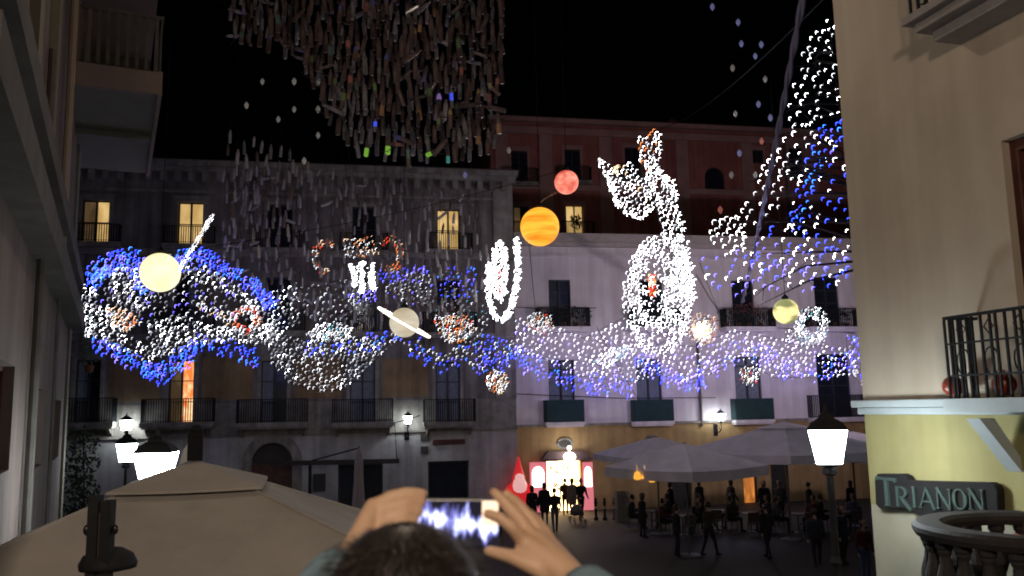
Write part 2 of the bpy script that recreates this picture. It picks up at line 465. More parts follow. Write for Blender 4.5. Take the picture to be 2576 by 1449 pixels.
facade_wall(WU0, WU1, wy + .002, wz, w2 + w1).obj('wall', M_white_wall, wb)
facade_wall(WU0, WU1, 0, wy, [shop] + sd, depth=.35, y=-.04).obj('ground_floor_wall', M_yellow_wall, wb)
MB().box(WU0 - .6, WU1, .5, 10, 0, wz - .05).obj('building_block', M_white_wall, wb)
MB().box(WU0, WU1, -.14, .005, wy - .02, wy + .1).obj('string_course', M_stone, wb)
MB().box(WU0, WU1, -.12, .005, wz - .75, wz - .60).obj('string_course', M_white_wall, wb)
MB().box(WU0 - .02, WU1, -.45, .2, wz, wz + .45).box(WU0 - .02, WU1, -.3, .2, wz - .2, wz - .002).obj('cornice', M_ledge if False else mat('beige_cornice', (.50, .43, .40), .85, .15, 2), wb)
MB().add([(WU0 - .1, -.5, wz + .455), (WU1, -.5, wz + .455), (WU1, 9, wz + 1.9), (WU0 - .1, 9, wz + 1.9)], [(0, 1, 2, 3)]).obj('roof', M_roof, wb)
for i, rc in enumerate(w2):
    window(wb, rc, M_glass, M_glass, rows=4)
    bl = balcony(wb, (rc[0] - .75, rc[1] + .75, rc[2] + .03, rc[2] + 1.0), .8, m_slab=M_white_wall, brackets=False)
    rng = random.Random(40 + i)
    for q in range(5):
        u = rc[0] - .65 + (rc[1] - rc[0] + 1.3) * q / 4
        mbp = MB().lathe([(.10, 0), (.13, .2), (.15, .22)], (u, -.62, rc[2] + .03), 10)
        mbp.obj('flower_pot', mat('terracotta', (.22, .09, .05), .8, .2, 6), bl)
        leaves((u, -.6, rc[2] + .65), (.3, .25, .42), 80, .085, rng).obj('potted_plant', M_leaf if i != 2 else M_leaf2, bl)
    if i == 2:
        leaves(((rc[0] + rc[1]) / 2, -.7, rc[2] + .95), (1.2, .3, .35), 260, .06, rng).obj('flowers', M_flower, bl)
for i, rc in enumerate(w1):
    window(wb, rc, M_curtain if i < 3 else M_glass, M_curtain if i < 3 else M_glass, rows=1 if i < 3 else 2)
    if i < 3:
        # the fanlight of the tall door
        MB().box(rc[0] + .07, rc[1] - .07, .1, .14, rc[3] - .52, rc[3] - .46).obj('transom', M_frame_dark, wb)
        e = (.27, .34, .3)[i]
        balcony(wb, (rc[0] - e, rc[1] + e, rc[2] + .02, rc[2] + 1.1), .55, panel=M_green_panel, m_slab=M_white_wall, brackets=False)
    else:
        balcony(wb, (rc[0] - .7, rc[1] + .5, rc[2] + .02, rc[2] + 1.2), .55, m_slab=M_white_wall, brackets=False)
for q in ovals:
    a = [( (q[0] + q[1]) / 2 + (q[1] - q[0]) / 2 * math.cos(t * math.pi / 12), (q[2] + q[3]) / 2 + (q[3] - q[2]) / 2 * math.sin(t * math.pi / 12)) for t in range(24)]
    o = MB().prism(a, -.07, -.042).obj('oval_window', M_wood_dark, wb)
    ring = MB().tube([(x, -.075, z) for x, z in a] + [(a[0][0], -.075, a[0][1])], .06, 5).obj('oval_frame', M_stone, o)
# drainpipe on the white wall and loose wires
p0, p1 = FW.uv(1752, 860), FW.uv(1764, 1072)
MB().tube([(p0[0], -.1, p0[1]), ((p0[0] + p1[0]) / 2, -.1, (p0[1] + p1[1]) / 2), (p1[0], -.1, p1[1])], .07, 8).obj('drainpipe', M_left_dark, wb)
for (xa, ya, xb, yb) in ((1296, 772, 1500, 774), (1750, 690, 1820, 800), (1760, 800, 2150, 838), (1296, 990, 1800, 1000)):
    a, b = FW.uv(xa, ya), FW.uv(xb, yb)
    MB().tube([(a[0], -.05, a[1]), ((a[0] + b[0]) / 2, -.05, (a[1] + b[1]) / 2 - .12), (b[0], -.05, b[1])], .018, 5).obj('wall_cable', M_iron, wb)
# shop front: doorway glowing yellow between two pink panels with round-topped white lights
M_shop = glow_noise('shop_interior_light', (1.0, .80, .42), (.95, .45, .10), 3.2, (1.2, 1, .8), 1.5, .35, .6); M_shop.node_tree.nodes['Principled BSDF'].inputs['Emission Strength'].default_value = 6.0
M_pinkp = mat('pink_shop_panel', (.6, .2, .25), .6, emit=(.85, .22, .26), es=.55)
M_pinkw = mat('white_panel_light', (.9, .8, .8), .6, emit=(1, .86, .84), es=2.6)
sf = MB().box(shop[0], shop[1], .30, .34, 0, shop[3] - .02)
sh = sf.obj('shop_front', M_shop, wb); sh['label'] = 'bright yellow shop doorway between pink panels'
for (x0, x1) in ((1333, 1373), (1466, 1491)):
    q = FW.rect(x0, x1, 1162, 1292)
    p = MB().box(q[0], q[1], -.12, -.042, .02, q[3]).obj('side_panel', M_pinkp, sh)
    cu = (q[0] + q[1]) / 2; hw = (q[1] - q[0]) * .38; zt = q[3] - .2
    poly = [(cu - hw, zt - 1.0), (cu + hw, zt - 1.0)] + [(cu + hw * math.cos(t), zt - .35 + .35 * math.sin(t)) for t in [math.pi * k / 10 for k in range(11)]]
    MB().prism(poly, -.135, -.122).obj('panel_light', M_pinkw, sh)
q = FW.rect(1360, 1481, 1140, 1157)
MB().box(q[0], q[1], -.7, -.042, q[2], q[2] + .1).prism([(q[0], q[2] + .102), (q[1], q[2] + .102), (q[1] - .3, q[3] + .12), (q[0] + .3, q[3] + .12)], -.35, -.042).obj('shop_canopy', mat('brown_canopy', (.10, .06, .06), .8), sh)
lp = FW.uv(1422, 1146)
MB().sphere((lp[0], -.85, lp[1]), .30, 14, 8, sz=.7).sphere((lp[0], -.85, lp[1] + .42), .1, 8, 6).obj('shop_lamp', mat('shop_lamp_glass', (1, 1, 1), .4, emit=(1, .97, .93), es=14), sh)
# goods hanging in the shop
rng = random.Random(5)
for k in range(12):
    u = rng.uniform(shop[0] + .2, shop[1] - .2); z = rng.uniform(.9, 2.4)
    leaves((u, .2, z), (.16, .05, .2), 26, .07, rng).obj('shop_goods', mat('gold_goods', (.5, .25, .05), .5), sh)
for i, d in enumerate(sd):
    lit = i == 0
    dm = MB().box(d[0], d[0] + .1, .1, .16, 0, d[3]).box(d[1] - .1, d[1], .1, .16, 0, d[3]).box(d[0] + .1, d[1] - .1, .1, .16, d[3] - .12, d[3])
    dd = dm.obj('cafe_door', M_wood_dark, wb)
    MB().box(d[0] + .1, d[1] - .1, .2, .24, 0, d[3] - .12).obj('door_leaf', glow_noise('cafe_inside_light', (.75, .26, .05), (.32, .10, .02), .75, (2, 1, .6), 2.0) if lit else M_wood_dark, dd)

# ================================================================== THE DARK RED BUILDING BEHIND
FR = Face(FP.world(0, 15, 0).x, FP.world(0, 15, 0).y, 11)
rb = thing('red_building', 'tall dark red palazzo with pale pilasters rising behind the white building', 'building', FR.o, FR.a)
RU0, RU1 = FR.uv(1235, 450)[0], FR.uv(2420, 450)[0]
rz = FR.uv(1600, 322)[1]; rz0 = 0.0
rw = [FR.rect(*r) for r in [(1286, 1327, 379, 462), (1420, 1460, 376, 458), (1572, 1610, 371, 452), (1891, 1920, 377, 410), (1424, 1468, 516, 596), (1293, 1330, 519, 596), (1985, 2020, 372, 450), (1985, 2025, 545, 600)]]
aw = FR.rect(1773, 1822, 421, 480)
facade_wall(RU0, RU1, 4, rz, rw + [aw]).obj('wall', M_red_wall, rb)
MB().box(RU0, RU1, .3, 12, 0, rz - .05).obj('building_block', M_red_wall, rb)
for i, rc in enumerate(rw):
    lit = i == 4
    window(rb, rc, M_win_yellow if lit else (M_win_dim if i == 5 else M_glass), M_win_yellow if lit else M_glass, rows=2, trim=M_red_trim,
           label='window lit yellow with a dark plant in front' if lit else None)
    if i in (0, 1, 2, 4, 5):
        bl = balcony(rb, (rc[0] - .6, rc[1] + .6, rc[2] + .02, rc[2] + 1.0), .6, brackets=False)
        if lit: leaves(((rc[0] + rc[1]) / 2, -.3, rc[2] + 1.0), (.45, .2, .55), 60, .2, random.Random(3)).obj('potted_plant', M_leaf, bl)
wd = MB().box(aw[0], aw[1], .15, .2, aw[2], aw[3]).obj('arched_window', M_glass, rb)
cu = (aw[0] + aw[1]) / 2; hw = (aw[1] - aw[0]) / 2
sp = MB()
for i in range(10):
    t0, t1 = math.pi * i / 10, math.pi * (i + 1) / 10
    x0, x1 = cu + hw * math.cos(t0), cu + hw * math.cos(t1)
    sp.prism([(x0, aw[3] - hw + hw * math.sin(t0)), (x0, aw[3] + .01), (x1, aw[3] + .01), (x1, aw[3] - hw + hw * math.sin(t1))], -.03, .12)
sp.obj('arch_trim', M_red_wall, wd)
for px in (1262, 1373, 1523, 1716, 1879, 2040):
    u = FR.uv(px, 420)[0]
    MB().box(u - .45, u + .45, -.12, .003, 4, rz - .3).obj('pilaster', M_red_trim, rb)
for py, h, p in ((340, .5, .25), (478, .4, .2), (610, .3, .3)):
    z = FR.uv(1600, py)[1]
    MB().box(RU0, RU1, -p, .004, z - h / 2, z + h / 2).obj('string_course', M_red_trim, rb)
MB().box(RU0 - .2, RU1, -.6, .3, rz, rz + .3).obj('cornice', M_red_trim, rb)
MB().add([(RU0 - .3, -.7, rz + .305), (RU1, -.7, rz + .305), (RU1, 6, rz + .9), (RU0 - .3, 6, rz + .9)], [(0, 1, 2, 3)]).obj('roof', M_roof, rb)
a, b = FR.uv(1700, 285), FR.uv(1790, 305)
MB().prism([(a[0] - .5, rz + .3), (b[0] + .8, rz + .3), (a[0] + .4, rz + 1.6)], 2, 5).obj('gable', M_red_wall, rb)
u = FR.uv(1665, 450)[0]
MB().tube([(FR.uv(1968, 350)[0], -.2, rz), (FR.uv(1968, 350)[0], -.2, 8)], .09, 6).obj('drainpipe', M_left_dark, rb)

# ================================================================== THE LEFT BUILDING ALONG THE STREET
lw = 1.1
dl = Vector((math.sin(R(-25)), math.cos(R(-25)), 0)); nl = Vector((-dl.y, dl.x, 0))
FL = Face(nl.x * lw, nl.y * lw, 115)
lb = thing('apartment_building', 'tall dim brown apartment building with overhanging balconies along the left edge', 'building', FL.o, FL.a)
LE = 25.0
def rl(*r): return FL.rect(*r)
lwin = [rl(81, 110, 976, 1172), rl(131, 150, 1004, 1152), rl(-25, 30, 905, 1190), rl(96, 120, 330, 470) if False else rl(60, 90, 470, 560)]
lwin = [(min(a, b), max(a, b), c, d) for a, b, c, d in lwin]
facade_wall(6.2, LE, 0, 24, lwin, depth=.3).obj('wall', M_left_wall, lb)
MB().box(6.2, LE, .35, 9, 0, 23.9).box(6.2, 6.5, .003, .349, 0, 23.9).obj('building_block', M_left_wall, lb)
for rc in lwin: window(lb, rc, M_wood_dark, M_wood_dark, rows=2, mf=M_wood_red)
for z, h, p in ((7.55, .42, .34), (8.55, .34, .28), (15.7, .3, .3)):
    MB().box(6.2, LE + .02, -p, .004, z - h / 2, z + h / 2).obj('string_course', M_left_dark, lb)
for (xa, ya, xb, yb, r_) in ((88, 671, 44, 1309, .06), (128, 860, 120, 1030, .035)):
    a, b = FL.uv((xa + xb) / 2, (ya + yb) / 2)[0], 0
    MB().tube([(a, -.09, 1.5), (a, -.09, 5.2), (a, -.09, 10.5)], r_, 8).obj('drainpipe', M_left_dark, lb)
# pale quoin strip at the far corner and a tan vertical pipe
MB().box(LE - .9, LE + .03, -.06, .003, 0, 23.8).obj('corner_strip', M_olive, lb)
MB().tube([(17.4, -.14, 7.8), (17.4, -.14, 14), (17.4, -.14, 23)], .07, 8).obj('drainpipe', mat('tan_pipe', (.34, .26, .2), .6), lb)
# far balcony with open slats, reaching out over the street
zb = 12.45
bl = MB().box(19.6, 26.4, -2.0, -.003, zb - .36, zb).box(22.6, 22.85, -1.95, -.003, zb - .52, zb - .362).obj('balcony', M_olive, lb)
MB().box(19.45, 26.5, -2.1, -2.002, zb - .42, zb + .12).box(19.45, 19.598, -2.0, -.003, zb - .40, zb + .1).obj('slab_edge', mat('brown_slab_edge', (.27, .20, .18), .9, .1, 2), bl)
for k in range(9):
    y = -1.93 + 1.78 * k / 8
    MB().box(19.52, 19.56, y - .045, y + .045, zb + .14, zb + 1.35).obj('slat', M_left_dark if k < 7 else M_left_wall, bl)
for k in range(22):
    u = 19.8 + 6.5 * k / 21
    MB().box(u - .05, u + .05, -2.07, -2.03, zb + .14, zb + 1.35).obj('slat', M_left_dark, bl)
MB().box(19.5, 26.45, -2.09, -2.02, zb + 1.352, zb + 1.42).box(19.5, 19.58, -2.02, -.003, zb + 1.352, zb + 1.42).obj('handrail', M_left_dark, bl)
MB().box(19.6, 26.4, -2.0, -.003, zb + 3.0, zb + 3.3).obj('upper_slab', mat('brown_slab_edge', (.27, .2, .18)), bl)
MB().box(26.2, 26.4, -2.0, -.003, zb + .13, zb + 2.99).obj('end_wall', M_left_dark, bl); bl.scale.y = .86
# shallow dark pilasters on the near stretch of wall
for u in (11.2, 14.2):
    MB().box(u, u + .5, -.12, -.003, 8.8, 23.9).obj('pilaster', M_olive, lb)

# ================================================================== THE RIGHT BUILDING
cr = at(2173, 1026, 11.0)
FB = Face(cr.x, cr.y, -74.7)
rbg = thing('corner_house', 'beige house with a pale ledge and lime yellow lower wall filling the right side', 'building', FB.o, FB.a)
zl = FB.uv(2190, 1030)[1]
zt_, zb_ = FB.uv(2200, 1006)[1], FB.uv(2200, 1046)[1]
da = FB.uv(2518, 355)
door = (da[0], da[0] + 1.25, zt_ + .02, da[1])
zlow = FB.uv(2240, 1275)[1]
facade_wall(0, 14, zt_ - .1, 17, [door, (4.2, 5.4, zt_ + .02, door[3])], depth=.35).obj('wall', M_right_wall, rbg)
facade_wall(0, 14, zlow, zb_ + .05, [], y=.0).obj('yellow_wall', M_right_low, rbg)
facade_wall(0, 14, 0, zlow - .002, [], y=.0).obj('plinth_wall', mat('grey_beige_plaster', (.48, .44, .33), .92, .12, 1.4), rbg)
MB().box(.003, 14, .36, 9, 0, 17).box(.003, .3, .004, .358, 0, 17).obj('building_block', M_right_wall, rbg)
led = MB().box(-.06, 14, -.15, -.003, zt_ - .09, zt_).box(-.02, 14, -.09, -.003, zb_ + .02, zt_ - .092).obj('ledge', M_ledge, rbg)
bev(led, .015)
# french door
dr = MB().box(door[0], door[0] + .1, .1, .2, door[2], door[3]).box(door[1] - .1, door[1], .1, .2, door[2], door[3]).box(door[0] + .1, door[1] - .1, .1, .2, door[3] - .12, door[3]).obj('door', M_wood_red, rbg)
MB().box(door[0] + .1, door[1] - .1, .2, .23, door[2], door[3] - .12).obj('pane', M_glass, dr)
MB().box(door[0], door[1], .3, .32, door[2], door[3]).obj('backing', M_wood_dark, dr)
# balcony deck at ledge height with iron railing, each bar its own piece
P = .42
r0 = FB.uv(2392, 1000, -P)[0]; zr = FB.uv(2390, 795, -P)[1]
bd = MB().box(r0 - .05, 6, -P - .06, -.152, zt_ - .14, zt_ - .004).obj('balcony', M_ledge, rbg)
rail = MB().box(r0, 6, -P - .02, -P + .02, zr - .03, zr).box(r0 - .02, r0 + .02, -P + .021, -.003, zr - .03, zr).obj('handrail', M_iron, bd)
MB().box(r0, 6, -P - .012, -P + .012, zr - .30, zr - .28).box(r0, 6, -P - .012, -P + .012, zt_ + .22, zt_ + .24).obj('rail', M_iron, bd)
bar_me = MB().box(-.011, .011, -.011, .011, 0, zr - .032 - zt_).mesh('bar'); bar_me.materials.append(M_iron)
k = 0; u = r0
while u < 4.2:
    link('bar', bar_me, bd, (u, -P, zt_)); u += .115 if k % 3 else .07; k += 1
for q in range(1, 4): link('bar', bar_me, bd, (r0, -P + P * q / 4, zt_))
lz = (zt_ + .23 + zr - .29) / 2
for q in range(5):                                            # wrought scrolls between the bars
    u = r0 + .22 + q * .36; pts = [(u + .09 * math.cos(t) * (1 if t < 7 else .5), -P, zt_ + .36 + .14 * math.sin(t)) for t in [2 * math.pi * i / 12 for i in range(13)]]
    MB().tube(pts, .009, 5).obj('scroll', M_iron, bd)
    MB().tube([(u - .06, -P, zr - .15), (u, -P, zr - .08), (u + .06, -P, zr - .15), (u, -P, zr - .22), (u - .06, -P, zr - .15)], .008, 5).obj('scroll', M_iron, bd)
# diagonal bracket under the balcony, brown boarding beside it
ba, bb = FB.uv(2462, 1046), FB.uv(2560, 1105)
br = MB().prism([(-.46, zb_ - .01), (-.28, zb_ - .01), (-.004, zb_ - .40), (-.004, zb_ - .55)], -.09, .09).obj('bracket', M_ledge, rbg)
br.rotation_euler = (0, 0, R(90)); br.location = (FB.uv(2540, 1046)[0], 0, 0)
# round red ornaments on the balcony
for i, (px, lbl) in enumerate(((2437, 'round red ornament standing behind the iron railing at its left end'), (2566, 'round red ornament on the balcony beside the dark door'))):
    u = FB.uv(px, 975)[0]
    pt = FB.world(u + .05, -.24, zt_ + .13)
    o = MB().sphere((0, 0, 0), .115, 16, 10, sz=.95).tube([(0, 0, .1), (.01, 0, .14)], .012, 5).obj('red_ornament', mat('red_glaze', (.35, .045, .02), .35, .35, 9), smooth=True, loc=pt)
    tag(o, lbl, 'ornament')
# upper balcony
ua, za = FB.uv(2391, 118)
ub = MB()
ub.box(ua - .02, 7, -.62, -.003, za + .18, za + .27).box(ua + .06, 7, -.52, -.003, za + .08, za + .178).box(ua + .14, 7, -.36, -.003, za - .04, za + .078)
ubo = bev(ub.obj('upper_balcony', mat('grey_stone_balcony', (.36, .33, .32), .85, .15, 4, bump=.2), rbg), .012)
b2 = MB().box(-.012, .012, -.012, .012, 0, 1.0).mesh('bar'); b2.materials.append(M_iron)
u = ua + .08
while u < 3.6:
    link('bar', b2, ubo, (u, -.56, za + .27)); u += .11
for q in range(1, 5): link('bar', b2, ubo, (ua + .08, -.56 + .11 * q, za + .27))
for q in range(4):
    u = ua + .26 + q * .34
    MB().tube([(u + .08 * math.cos(t), -.56, za + .45 + .13 * math.sin(t)) for t in [2 * math.pi * i / 12 for i in range(13)]], .01, 5).obj('scroll', M_iron, ubo)
MB().box(ua + .06, 7, -.58, -.54, za + 1.272, za + 1.31).obj('handrail', M_iron, ubo)

# ---------------- TRIANON sign on the corner house
SG = thing('trianon_sign', 'dark shaped sign reading TRIANON fixed to the yellow corner wall', 'sign', FB.o, FB.a)
poly = [FB.uv(x, y, -.1) for x, y in [(2203, 1203), (2210, 1191), (2272, 1191), (2282, 1196), (2290, 1208), (2494, 1213), (2506, 1220), (2512, 1232), (2514, 1290), (2440, 1296), (2405, 1318), (2360, 1318), (2325, 1304), (2296, 1280), (2216, 1279), (2206, 1268)]]
bev(MB().prism(poly, -.12, -.02).obj('board', mat('dark_sign_board', (.013, .011, .012), .9, .2, 6), SG), .012)
MB().box(poly[0][0] + .1, poly[8][0] - .1, -.02, -.002, poly[15][1] + .1, poly[4][1] - .1).obj('mount', M_iron, SG)
M_letter = mat('pale_green_letter', (.065, .10, .088), .7, .15, 9)
def letter(ch, x, z, w, h):
    mb = MB(); d0, d1 = -.150, -.121; t = h * .10; T = h * .17
    def st(ax, az, bx, bz, tk):
        a, b = Vector((ax, az)), Vector((bx, bz)); dd = (b - a).normalized(); nn = Vector((-dd.y, dd.x)) * tk / 2
        mb.prism([(x + w * 0 + p.x, z + p.y) for p in (a - nn, b - nn, b + nn, a + nn)], d0, d1)
    def serif(cx, cz): mb.prism([(x + cx - h * .13, z + cz), (x + cx + h * .13, z + cz), (x + cx + h * .11, z + cz + h * .05), (x + cx - h * .11, z + cz + h * .05)], d0 - .002, d1)
    def ringarc(cx, cz, rx, rz_, a0, a1, tk):
        n = 14
        for i in range(n):
            p, q = a0 + (a1 - a0) * i / n, a0 + (a1 - a0) * (i + 1) / n
            mb.prism([(x + cx + (rx - tk * abs(math.cos(p)) - .01) * math.cos(p), z + cz + (rz_ - t * .6) * math.sin(p)), (x + cx + rx * math.cos(p), z + cz + rz_ * math.sin(p)),
                      (x + cx + rx * math.cos(q), z + cz + rz_ * math.sin(q)), (x + cx + (rx - tk * abs(math.cos(q)) - .01) * math.cos(q), z + cz + (rz_ - t * .6) * math.sin(q))], d0, d1)
    if ch == 'T':
        st(w / 2, 0, w / 2, h, T); st(0, h - t / 2, w, h - t / 2, t); serif(w / 2, 0)
        st(t / 2, h - t, t / 2, h * .86, t); st(w - t / 2, h - t, w - t / 2, h * .86, t)
    if ch == 'I': st(w / 2, 0, w / 2, h, T); serif(w / 2, 0); serif(w / 2, h * .95)
    if ch == 'R':
        st(T / 2 + w * .08, 0, T / 2 + w * .08, h, T); serif(T / 2 + w * .08, 0); ringarc(w * .35, h * .72, w * .5, h * .28, -math.pi / 2, math.pi / 2, T * .8)
        st(w * .08, h - t * .35, w * .4, h - t * .35, t * .7); st(w * .08, h * .46, w * .4, h * .46, t * .7); st(w * .38, h * .48, w * 1.0, -h * .12, T)
    if ch == 'A': st(w * .06, 0, w / 2, h, t * .8); st(w / 2 - t * .3, h, w * .95, 0, T); st(w * .25, h * .32, w * .75, h * .32, t * .7); serif(w * .06, 0); serif(w * .95, 0)
    if ch == 'N': st(w * .1, 0, w * .1, h, t * .8); st(w * .08, h, w * .9, 0, T); st(w * .9, 0, w * .9, h, t * .8); serif(w * .1, 0); serif(w * .1, h * .95); serif(w * .9, h * .95)
    if ch == 'O': ringarc(w / 2, h / 2, w / 2, h / 2, 0, 2 * math.pi, T)
    return mb.obj('letter', M_letter, SG)
def lpos(x0, x1, yt, yb):
    a, b, c = FB.uv(x0, yb, -.12), FB.uv(x1, yb, -.12), FB.uv(x0, yt, -.12)
    return a[0], a[1], b[0] - a[0], c[1] - a[1]
for ch, x0, x1, yt, yb in (('T', 2212, 2262, 1198, 1268), ('R', 2258, 2294, 1222, 1272), ('I', 2296, 2316, 1223, 1274), ('A', 2318, 2358, 1224, 1276),
                           ('N', 2362, 2400, 1226, 1278), ('O', 2402, 2440, 1227, 1279), ('N', 2444, 2482, 1228, 1281)):
    letter(ch, *lpos(x0, x1, yt, yb))

# ---------------- curved stone balustrade below the sign
BC = at(2622, 1352, 7.9)
bal = thing('balustrade', 'rounded stone balustrade with fat balusters at the lower right corner', 'balustrade', (BC.x, BC.y, 0))
M_bal = mat('dark_stone_rail', (.042, .037, .038), .75, .25, 5, bump=.3)
zrail = 3.98; RB = .92
ax = Vector((FB.u.x, FB.u.y))
def bpt(t, r=RB):                          # U-shaped plan: half circle at the tip and two straight legs
    L_ = 1.6; arc = math.pi * r
    out = Vector((-FB.v.x, -FB.v.y, 0)); al = Vector((-.78, .62, 0)).normalized(); pr_ = Vector((-al.y, al.x, 0))
    if t < 0: return pr_ * r + al * t
    if t > arc: return -pr_ * r - al * (t - arc)
    a = t / r
    return pr_ * r * math.cos(a) + al * r * math.sin(a)
arcL = math.pi * RB
pts = [bpt(-1.6 + (arcL + 3.2) * i / 60) for i in range(61)]
def sweep(prof):
    vs, n = [], len(prof)
    for i, p in enumerate(pts):
        d = (pts[min(i + 1, 60)] - pts[max(i - 1, 0)]).normalized(); nrm = Vector((d.y, -d.x, 0))
        for (o_, z) in prof: vs.append((p.x + nrm.x * o_, p.y + nrm.y * o_, z))
    return MB().add(vs, [(i * n + j, i * n + (j + 1) % n, (i + 1) * n + (j + 1) % n, (i + 1) * n + j) for i in range(60) for j in range(n)])
sweep([(-.11, zrail - .12), (.11, zrail - .12), (.14, zrail - .07), (.14, zrail - .03), (.1, zrail), (-.1, zrail), (-.14, zrail - .03), (-.14, zrail - .07)]).obj('rail', M_bal, bal)
sweep([(-.14, zrail - .85), (.14, zrail - .85), (.14, zrail - .70), (-.14, zrail - .70)]).obj('plinth', M_bal, bal)
sweep([(-.10, 0), (.10, 0), (.10, zrail - .852), (-.10, zrail - .852)]).obj('base_wall', mat('rough_base_wall', (.2, .18, .16), .9, .3, 3, bump=.3), bal)
bme = MB().lathe([(.075, 0), (.075, .05), (.05, .07), (.055, .10), (.092, .2), (.085, .26), (.05, .38), (.042, .44), (.06, .48), (.06, .5), (.075, .52), (.075, .578)], (0, 0, 0), 12).mesh('baluster')
bme.materials.append(M_bal)
n = int((arcL + 3.2) / .225)
for i in range(n):
    p = bpt(-1.55 + (arcL + 3.1) * i / (n - 1)); link('baluster', bme, bal, (p.x, p.y, zrail - .698))
# inside: terrace floor, red flowers and a magenta cloth
MB().lathe([(RB - .12, 0), (RB - .12, .05)], (BC.x, BC.y, zrail - .9), 24).obj('terrace_floor', M_pave)['kind'] = 'structure'
fo = thing('poinsettia', 'red flowering plant in a pot inside the stone balustrade', 'plant', (BC.x + .12, BC.y + .18, zrail - .84))
MB().lathe([(.11, 0), (.15, .25), (.16, .27)], (0, 0, 0), 12).obj('pot', mat('terracotta', (.22, .09, .05)), fo)
leaves((0, 0, .5), (.24, .24, .22), 120, .08, random.Random(8)).obj('leaves', M_leaf2, fo)
leaves((0, 0, .6), (.26, .26, .2), 150, .085, random.Random(9)).obj('flowers', mat('red_bract', (.45, .05, .03), .7, .3, 6), fo)

# ================================================================== LAMPS
def lantern_parts(root, z, s=1.0, glass=M_lamp, cap=True):
    """square tapered street lantern: cap with finial, four glowing sides, iron corner bars and a base cup"""
    w1, w0, h = .24 * s, .155 * s, .42 * s
    gl = MB().add([(-w0, -w0, z), (w0, -w0, z), (w0, w0, z), (-w0, w0, z), (-w1, -w1, z + h), (w1, -w1, z + h), (w1, w1, z + h), (-w1, w1, z + h)],
                  [(0, 1, 5, 4), (1, 2, 6, 5), (2, 3, 7, 6), (3, 0, 4, 7)])
    gl.obj('lantern_glass', glass, root)
    ir = MB()
    for sx, sy in ((-1, -1), (1, -1), (1, 1), (-1, 1)):
        ir.tube([(sx * w0 * 1.01, sy * w0 * 1.01, z - .01), (sx * w1 * 1.01, sy * w1 * 1.01, z + h)], .009 * s, 4)
    ir.obj('corner_bar', M_iron, root)
    q = math.sqrt(2)
    MB().lathe([(w1 * q * 1.02, z + h + .002), (w1 * q * 1.02, z + h + .02 * s), (w1 * q * .78, z + h + .10 * s), (w1 * q * .42, z + h + .15 * s), (w1 * q * .38, z + h + .19 * s), (w1 * q * .12, z + h + .23 * s), (.02 * s, z + h + .33 * s)], (0, 0, 0), 4, rot=math.pi / 4).obj('lantern_cap', M_iron, root)
    MB().lathe([(.05 * s, z - .16 * s), (.09 * s, z - .13 * s), (.09 * s, z - .08 * s), (.06 * s, z - .05 * s), (w0 * 1.2, z - .004)], (0, 0, 0), 10).obj('lantern_base', M_iron, root)

def street_lamp(px, py, Y, s, label, glass=M_lamp, rz=0.0):
    p = at(px, py, Y); gzz = ground_z(Y)
    t = thing('street_lamp', label, 'street lamp', (p.x, p.y, gzz), rz, 'square street lanterns')
    z = p.z - gzz - .21 * s
    MB().lathe([(.15, 0), (.15, .25), (.10, .32), (.075, .75), (.095, .8), (.05, .9), (.045, z * .6), (.065, z * .6 + .04), (.04, z * .6 + .1), (.036, z - .17 * s)], (0, 0, 0), 12).obj('pole', M_iron, t)
    lantern_parts(t, z, s, glass)
    return t
street_lamp(2083, 1123, 9.5, .85, 'bright white lantern on a dark pole beside the yellow corner house', rz=R(-18))
street_lamp(392, 1178, 12.0, 1.02, 'large glowing lantern behind the top of the cream parasol', rz=R(9))
street_lamp(318, 1138, 23.0, 1.12, 'mid sized glowing lantern below a smaller one on the left', M_lamp_far, rz=R(25))
hl = street_lamp(2500, 880, 27.0, 1.1, 'added unseen square lantern on a tall pole beyond the corner house', M_lamp_far, rz=R(-20))  # added lamp, kept out of view, to brighten the white building
L2 = bpy.data.lights.new('facade_fill_light', 'SPOT'); L2.energy = 2500; L2.spot_size = R(112); L2.spot_blend = .9; L2.color = (1.0, .84, 1.0); L2.shadow_soft_size = .25  # added pinkish fill spot aimed at the white facade
l2 = bpy.data.objects.new('facade_fill_light', L2); C.objects.link(l2); l2.parent = hl; l2.matrix_parent_inverse.identity()
l2.location = (-.3, .35, at(2500, 880, 27.0).z + .3); l2.rotation_euler = Euler((R(90 + 20), 0, R(12 + 20)))
MB().box(-.42, -.18, .12, .34, at(2500, 880, 27.0).z + .15, at(2500, 880, 27.0).z + .45).obj('fill_floodlight', M_iron, hl)
def wall_lamp(face, px, py, s, label, off=-.75):
    u, z = face.uv(px, py, off)
    t = thing('wall_lamp', label, 'wall lamp', face.world(u, off, 0), face.a, 'square street lanterns')
    z -= .2 * s
    MB().tube([(0, 0, z - .16 * s), (0, 0, z - .45), (0, .25, z - .6), (0, -off - .02, z - .6)], .03, 6).tube([(0, .1, z - .5), (0, .4, z - .25), (0, -off - .02, z - .3)], .018, 5).obj('bracket_arm', M_iron, t)
    MB().box(-.12, .12, -off - .05, -off - .021, z - .8, z - .2).obj('wall_mount', M_iron, t)
    lantern_parts(t, z, s, M_lamp_far)
wall_lamp(FP, 318, 1070, 1.0, 'small glowing wall lantern on the palazzo above another lantern')
wall_lamp(FP, 1026, 1056, .8, 'small glowing wall lantern between two palazzo balconies above the shop doors')
wall_lamp(FW, 1813, 1049, .8, 'small glowing wall lantern on the white building above the parasols')
